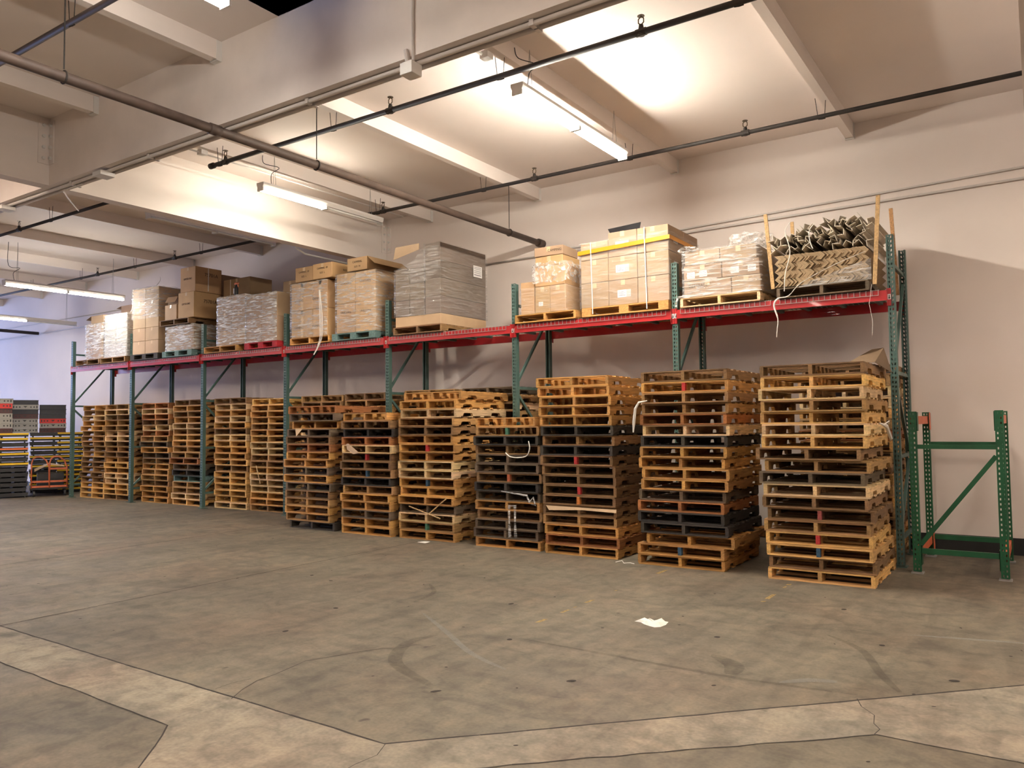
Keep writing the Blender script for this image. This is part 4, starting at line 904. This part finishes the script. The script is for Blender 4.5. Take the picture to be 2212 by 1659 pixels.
b = MB(); b.add([(-1.50, 9.435, 3.42), (-1.50, 9.435, 3.18), (-2.3, 9.44, 3.17), (-2.2, 9.44, 3.22)], [(0, 1, 2, 3)]); tag(b.build('film_sheet', 'film'), 'sheet of clear film pulled around the right foot of the corner boards', 'plastic wrap')
b = MB(); b.tube([(-1.50, 9.43, 3.12), (-1.53, 9.42, 2.9), (-1.50, 9.42, 2.7), (-1.51, 9.42, 2.55)], .002, 5); tag(b.build('loose_string', 'strap'), 'thin pink string hanging below the beam near the last upright', 'string')

# ------------------------------------------------------------------ short green rack at the right
def sframe(y, label, s):
    t = thing('short_upright_frame', label, 'rack upright', (-1.165, y, 0), 0, 'short green upright frames')
    W = .86
    for k, xx in enumerate((0, W - .076)):
        b = MB(); me = None
        n = 33; z0 = .02
        for i in range(n):
            za = z0 + i * .0508; zb = za + .0508; h0, h1 = za + .014, za + .036
            xc = xx + .038
            b.add([(xx, 0, za), (xx + .076, 0, za), (xx + .076, 0, h0), (xx, 0, h0)], [(0, 1, 2, 3)]); b.add([(xx, 0, h1), (xx + .076, 0, h1), (xx + .076, 0, zb), (xx, 0, zb)], [(0, 1, 2, 3)])
            for xa, xb in ((xx, xx + .016), (xx + .028, xx + .048), (xx + .060, xx + .076)): b.add([(xa, 0, h0), (xb, 0, h0), (xb, 0, h1), (xa, 0, h1)], [(0, 1, 2, 3)])
        b.box(xx, xx + .003, .0005, .06, z0, 1.697); b.box(xx + .073, xx + .076, .0005, .06, z0, 1.697); b.build('post', 'kelly', t)
        b = MB(); b.box(xx - .02, xx + .096, -.03, .09, 0, .012); b.build('base_plate', 'steel', t)
    for z, h in ((1.325, .045), (.235, .055)):
        b = MB(); b.box(.076, W - .076, .012, .045, z - h / 2, z + h / 2); b.build('horizontal_brace', 'kelly', t)
    if s: b = MB(); b.bar((.077, .028, .30), (W - .077, .028, 1.235), .03, .045); b.build('diagonal_brace', 'kelly', t)
    return t
sframe(9.27, 'short bright green upright frame nearer the camera, right of the long rack', 1)
t = sframe(10.47, 'short bright green upright frame near the wall, right of the long rack', 0)
for x, z, lab in ((-1.165, 1.60, 'orange beam at the top left of the short green rack'), (-.381, 1.60, 'orange beam at the top right of the short green rack'), (-1.165, .20, 'orange beam at the bottom left of the short green rack'), (-.381, .20, 'orange beam at the bottom right of the short green rack')):
    t = thing('short_beam', lab, 'rack beam', (x, 9.33, z), 0, 'orange beams of the short rack')
    b = MB(); b.box(.012, .064, .0, 1.14, -.04, .05); b.build('beam', 'orange', t)
    for yy in (0, 1.14):
        b = MB(); xo = .079 if x < -1 else -.008
        b.box(xo, xo + .005, yy - .055, yy + .055, -.11, .09); b.box(xo - (.03 if x < -1 else -.0), xo + (.0 if x < -1 else .03) + .005, yy - .055 if yy == 0 else yy + .05, yy - .05 if yy == 0 else yy + .055, -.11, .09)
        b.build('connector', 'kelly' if yy == 0 else 'orange', t)

# ------------------------------------------------------------------ dollies, crates and cart at the far left
AZ = math.radians(65.8)
def loc2(px, py, s, d): r = (math.cos(AZ), math.sin(AZ)); bk = (-math.sin(AZ), math.cos(AZ)); return (px + r[0] * s + bk[0] * d, py + r[1] * s + bk[1] * d)
def make_dolly(W, D, m):
    t = thing('dolly', 'x', 'dolly', (0, 0, 0), AZ, 'stacked dollies')
    b = MB(); b.box(0, W, 0, .05, .075, .115); b.box(0, W, D - .05, D, .075, .115); b.box(0, .05, .05, D - .05, .075, .115); b.box(W - .05, W, .05, D - .05, .075, .115); b.box(W / 2 - .03, W / 2 + .03, .05, D - .05, .08, .11)
    b.build('frame', m, t)
    b = MB(); b.box(.01, W - .01, .005, D - .01, .030, .0745); b.build('tray', 'black', t)  # black slab added to darken the voids between the frame strips
    for x in (.07, W - .07):
        for y in (.05, D - .05):
            b = MB(); b.tube([(x - .013, y, .036), (x + .013, y, .036)], .036, 12); w = b.build('caster', 'rubber', t)
            b = MB(); b.box(x - .022, x - .018, y - .02, y + .02, .03, .075); b.box(x + .018, x + .022, y - .02, y + .02, .03, .075); b.box(x - .022, x + .022, y - .02, y + .02, .068, .075); b.build('fork', 'caster', w)
    return t
protos = {}
def dstack(name, x, y, W, mats, h=.117):
    bx, by = loc2(x, y, -W, 0)
    for k, m in enumerate(mats):
        cn = {'black': 'black', 'yellow': 'yellow', 'oplast': 'orange'}[m]; pos = 'topmost' if k == len(mats) - 1 else ORD[k]
        lab = '%s %s wheeled dolly of the %s' % (pos, cn, name); key = (W, m)
        j = random.uniform(-.02, .02); ax, ay = loc2(bx, by, j, random.uniform(0, .04))
        if key not in protos:
            t = make_dolly(W, .76, m); t.location = (ax, ay, k * h); t['label'] = lab; protos[key] = t
        else: dup(protos[key], (ax, ay, k * h), AZ + random.uniform(-.02, .02), lab)
    return len(mats) * h
h1 = dstack('dolly stack at the left edge, black below', -19.93, 9.07, .62, ['black'] * 6 + ['yellow', 'black', 'yellow', 'oplast', 'black', 'yellow', 'yellow'])
h2 = dstack('middle dolly stack behind the orange cart', -20.66, 10.10, .60, ['black', 'yellow'] * 6 + ['black'])
h3 = dstack('right dolly stack beside the first rack upright', -20.42, 10.63, .59, ['yellow'] * 13)
def make_crate(col):
    t = thing('bread_crate', 'x', 'crate', (0, 0, 0), AZ, 'plastic crates on the dollies'); W, D, H = .58, .66, .116; th = .012
    b = MB(); b.box(0, W, 0, th, 0, H); b.box(0, W, D - th, D, 0, H); b.box(0, th, th, D - th, 0, H); b.box(W - th, W, th, D - th, 0, H); b.box(th, W - th, th, D - th, 0, .012)
    b.box(-.008, W + .008, -.008, 0, H - .016, H); b.box(-.008, W + .008, -.008, 0, 0, .012)
    b.build('tray', 'crate', t, color=col)
    MT = Matrix(((1, 0, 0, 0), (0, 0, -1, 0), (0, 1, 0, 0), (0, 0, 0, 1)))
    for x in (.10, .17, .41, .48): b = MB(); b.prism([(x - .022, .058), (x, .036), (x + .022, .058), (x, .080)], .0003, .0012, 0, MT); b.build('hole_shade_patch', 'black', t)  # black patches paint the dark interior behind each hand hole
    for x in (.04, .54): b = MB(); b.box(x - .013, x + .013, -.0012, -.0003, .03, .09); b.build('hole_shade_patch', 'black', t)
    b = MB(); b.prism([(.245, .082), (.335, .082), (.29, .04)], .0003, .0012, 0, MT); b.build('hole_shade_patch', 'black', t)
    return t
CC = {'grey': (.33, .32, .29), 'red': (.60, .03, .025), 'maroon': (.07, .02, .02), 'black': (.02, .022, .03)}
cp = {}
def cstack(name, x, y, z, cols):
    bx, by = loc2(x, y, -.58, 0); n = len(cols)
    for k, c in enumerate(cols):
        pos = 'topmost' if k == n - 1 else ORD[k]; lab = '%s %s plastic crate of the %s' % (pos, c, name); L = (*loc2(bx, by, random.uniform(-.008, .008), 0), z + k * .1185)
        if c not in cp: t = make_crate(CC[c]); t.location = L; t['label'] = lab; cp[c] = t
        else: dup(cp[c], L, AZ, lab)
cstack('crate column at the left edge', -20.44, 8.93, h1 + .03 * 0, ['maroon', 'grey', 'grey', 'grey', 'maroon', 'red', 'grey'])
cstack('middle crate column', -21.21, 9.88, h2, ['grey', 'grey', 'grey', 'maroon', 'black', 'grey', 'black'])
cstack('right crate column beside the upright', -20.96, 10.44, h3, ['maroon', 'grey', 'red', 'black', 'black', 'black'])
# orange cart with two hooped handles
cx_, cy_ = loc2(-19.86, 9.12, 0, .0)
t = thing('platform_cart', 'orange tube-handled cart with two hoops in front of the dolly stacks', 'cart', (cx_, cy_, 0), AZ)
b = MB(); b.box(-.03, .80, .02, 1.0, .17, .22); b.build('deck', 'black', t)
for s in (0, .37):
    b = MB(); b.tube([(s, 0, .20), (s, 0, .80), (s + .03, .02, .90), (s + .10, .02, .95), (s + .20, .02, .94), (s + .30, .01, .86), (s + .36, 0, .70), (s + .37, 0, .20)], .017, 8); b.build('handle_hoop', 'cartor', t, smooth=True)
for z in (.66, .36, .24):
    b = MB(); b.box(.0 if z != .66 else .37, .74, -.012, .012, z - .022, z + .022); b.build('cross_bar', 'cartor', t)
for x in (.06, .70):
    for y in (.12, .88):
        b = MB(); b.tube([(x - .02, y, .08), (x + .02, y, .08)], .08, 14); b.build('wheel', 'rubber', t)
lx, ly = loc2(-19.86, 9.12, .06, .12)
t = thing('cardboard_sheet', 'creased pale cardboard sheet lying in the orange cart', 'cardboard', (lx, ly, .60), AZ)
b = MB(); b.add([(0, 0, 0), (.3, 0, .16), (.62, .02, .10), (.62, .5, .12), (.3, .5, .18), (0, .5, .04)], [(0, 1, 4, 5), (1, 2, 3, 4)]); o = b.build('sheet', 'card', t, color=LT); md = o.modifiers.new('s', 'SOLIDIFY'); md.thickness = .006
b = MB(); b.box(.06, .62, .10, .7, -.375, -.06); b.build('load', 'black', t)

# ------------------------------------------------------------------ scraps, tails, small litter
def sheet(name, pts, m, label, cat, color=None, th=.003):
    b = MB(); b.add(pts, [tuple(range(len(pts)))]); o = b.build(name, m, color=color); md = o.modifiers.new('s', 'SOLIDIFY'); md.thickness = th; return tag(o, label, cat)
b = MB(); P = [(-2.795, 5.905), (-2.762, 5.955), (-2.735, 5.945), (-2.725, 5.99), (-2.705, 5.965), (-2.66, 6.0), (-2.62, 5.985), (-2.585, 6.035), (-2.553, 6.03), (-2.535, 5.93), (-2.545, 5.85), (-2.58, 5.815), (-2.63, 5.83), (-2.69, 5.86), (-2.735, 5.90)]
n = len(P); vs = [(x, y, .002) for x, y in P] + [(x * .7 + -2.64 * .3, y * .7 + 5.93 * .3, .022 + .012 * math.sin(i * 2.1)) for i, (x, y) in enumerate(P)] + [(-2.64, 5.93, .012)]
b.add(vs, [(i, (i + 1) % n, n + (i + 1) % n, n + i) for i in range(n)] + [(n + i, n + (i + 1) % n, 2 * n) for i in range(n)])
tag(b.build('paper_scrap', 'paper'), 'crumpled white paper scrap lying alone on the concrete floor', 'litter')
sheet('paper_scrap', [(-7.17, 8.30, .004), (-7.02, 8.28, .004), (-7.0, 8.36, .012), (-7.12, 8.38, .006)], 'paper', 'small white scrap on the floor before the pallet stacks', 'litter')
b = MB(); b.tube([(-4.13, 8.25, .006), (-4.07, 8.30, .02), (-4.02, 8.24, .006), (-3.96, 8.29, .006), (-3.90, 8.26, .006)], .005, 5); tag(b.build('plastic_scrap', 'strap'), 'thin white plastic strip on the floor between two right stacks', 'litter')
sheet('cardboard_sheet', [(-1.66, 8.75, 2.205), (-1.37, 8.65, 2.20), (-1.31, 9.32, 2.12), (-1.39, 9.36, 2.40), (-1.47, 9.12, 2.37), (-1.56, 8.92, 2.29)], 'card', 'curled brown cardboard sheet on top of the rightmost near stack', 'cardboard', (.17, .11, .062), .004)
sheet('cardboard_sheet', [(-5.12, 8.35, .60), (-4.16, 8.36, .592), (-4.16, 8.345, .555), (-4.3, 8.338, .560), (-4.6, 8.338, .568), (-5.07, 8.335, .545)], 'card', 'folded pale cardboard strip poking out of the third stack from the right', 'cardboard', LT)
sheet('cardboard_sheet', [(-9.84, 8.45, 1.57), (-9.66, 8.44, 1.57), (-9.76, 8.40, 1.45)], 'card', 'pointed cardboard scrap hanging from the first front stack', 'cardboard', LT)
sheet('cardboard_sheet', [(-8.70, 8.45, 1.335), (-8.64, 8.43, 1.345), (-8.34, 8.36, 1.21), (-8.48, 8.38, 1.19), (-8.66, 8.43, 1.25)], 'card', 'torn cardboard tongue sticking out of the second front stack', 'cardboard', LT)
b = MB(); b.bar((-12.42, 9.72, .87), (-12.27, 9.70, .53), .012); tag(b.build('wood_splinter', 'wood_y', color=(.6, .42, .22)), 'loose wood splinter leaning on the sixth stack from the left', 'wood scrap')
b = MB(); b.bar((-7.5, 8.50, .46), (-6.85, 8.40, .33), .012); tag(b.build('wood_splinter', 'wood_y', color=(.55, .36, .18)), 'loose wood splinter sloping down across the third front stack', 'wood scrap')
b = MB(); b.bar((-7.12, 8.46, .36), (-6.80, 8.48, .60), .014); tag(b.build('wood_splinter', 'wood_y', color=(.55, .36, .18)), 'loose wood splinter sloping up across the third front stack', 'wood scrap')
b = MB()
for x in (-5.75, -5.66): b.add([(x, 8.43, .565), (x + .04, 8.43, .565), (x + .035, 8.425, .35), (x + .05, 8.43, .16), (x + .0, 8.43, .15), (x + .01, 8.425, .35)], [(0, 1, 2, 5), (5, 2, 3, 4)])
b.add([(-5.75, 8.43, .57), (-5.62, 8.43, .57), (-5.62, 8.43, .545), (-5.75, 8.43, .545)], [(0, 1, 2, 3)]); tag(b.build('film_tail', 'film_dense'), 'loop of clear film hanging down the shortest stack', 'plastic wrap')
b = MB(); b.tube([(-5.85, 8.43, .74), (-5.45, 8.42, .70), (-5.41, 8.42, .62), (-5.36, 8.43, .68), (-5.33, 8.43, .58), (-5.40, 8.43, .60)], [.006, .014, .018, .012, .010, .006], 6); tag(b.build('film_knot', 'film_dense'), 'knotted white film at the right edge of the shortest stack', 'plastic wrap')
b = MB(); b.tube([(-5.42, 8.43, 1.39), (-5.40, 8.42, 1.30), (-5.44, 8.42, 1.21), (-5.55, 8.42, 1.18), (-5.70, 8.42, 1.19), (-5.77, 8.42, 1.24), (-5.72, 8.42, 1.20)], .007, 6, sm=5); tag(b.build('strap_loop', 'strap'), 'white strap loop sagging on the upper part of the shortest stack', 'strap')
b = MB(); b.tube([(-3.70, 8.26, 1.86), (-3.80, 8.25, 1.84), (-3.845, 8.25, 1.77), (-3.87, 8.26, 1.62), (-3.88, 8.26, 1.50)], [.005, .013, .016, .018, .008], 7); tag(b.build('film_tail', 'strap'), 'white film tail hanging at the left edge of the second stack from the right', 'plastic wrap')
b = MB(); b.tube([(-1.33, 8.55, 1.58), (-1.30, 8.75, 1.55), (-1.29, 8.95, 1.42), (-1.30, 8.98, 1.40)], [.006, .02, .018, .006], 6); b.tube([(-1.31, 8.62, 1.56), (-1.28, 8.8, 1.60), (-1.31, 8.95, 1.57)], .007, 5); tag(b.build('film_knot', 'strap'), 'white film knot on the right side of the rightmost near stack', 'plastic wrap')

# ------------------------------------------------------------------ camera
cam = bpy.data.cameras.new('camera'); co = bpy.data.objects.new('camera', cam); COL.objects.link(co)
cam.sensor_width = 36; cam.lens = 1694.5649 / 2212 * 36; cam.clip_start = .05; cam.clip_end = 200
yaw, pitch, roll = .5916, .0504, -.0111
F = Vector((-math.sin(yaw) * math.cos(pitch), math.cos(yaw) * math.cos(pitch), math.sin(pitch)))
R0 = Vector((math.cos(yaw), math.sin(yaw), 0)); U0 = R0.cross(F)
R = R0 * math.cos(roll) + U0 * math.sin(roll); U = -R0 * math.sin(roll) + U0 * math.cos(roll)
co.matrix_world = Matrix(((R.x, U.x, -F.x, 0), (R.y, U.y, -F.y, 0), (R.z, U.z, -F.z, 1.6166), (0, 0, 0, 1)))
SC.camera = co
SC.view_settings.view_transform = 'Standard'; SC.view_settings.look = 'None'; SC.view_settings.gamma = 1; SC.view_settings.exposure = .76
SC.view_settings.use_curve_mapping = False
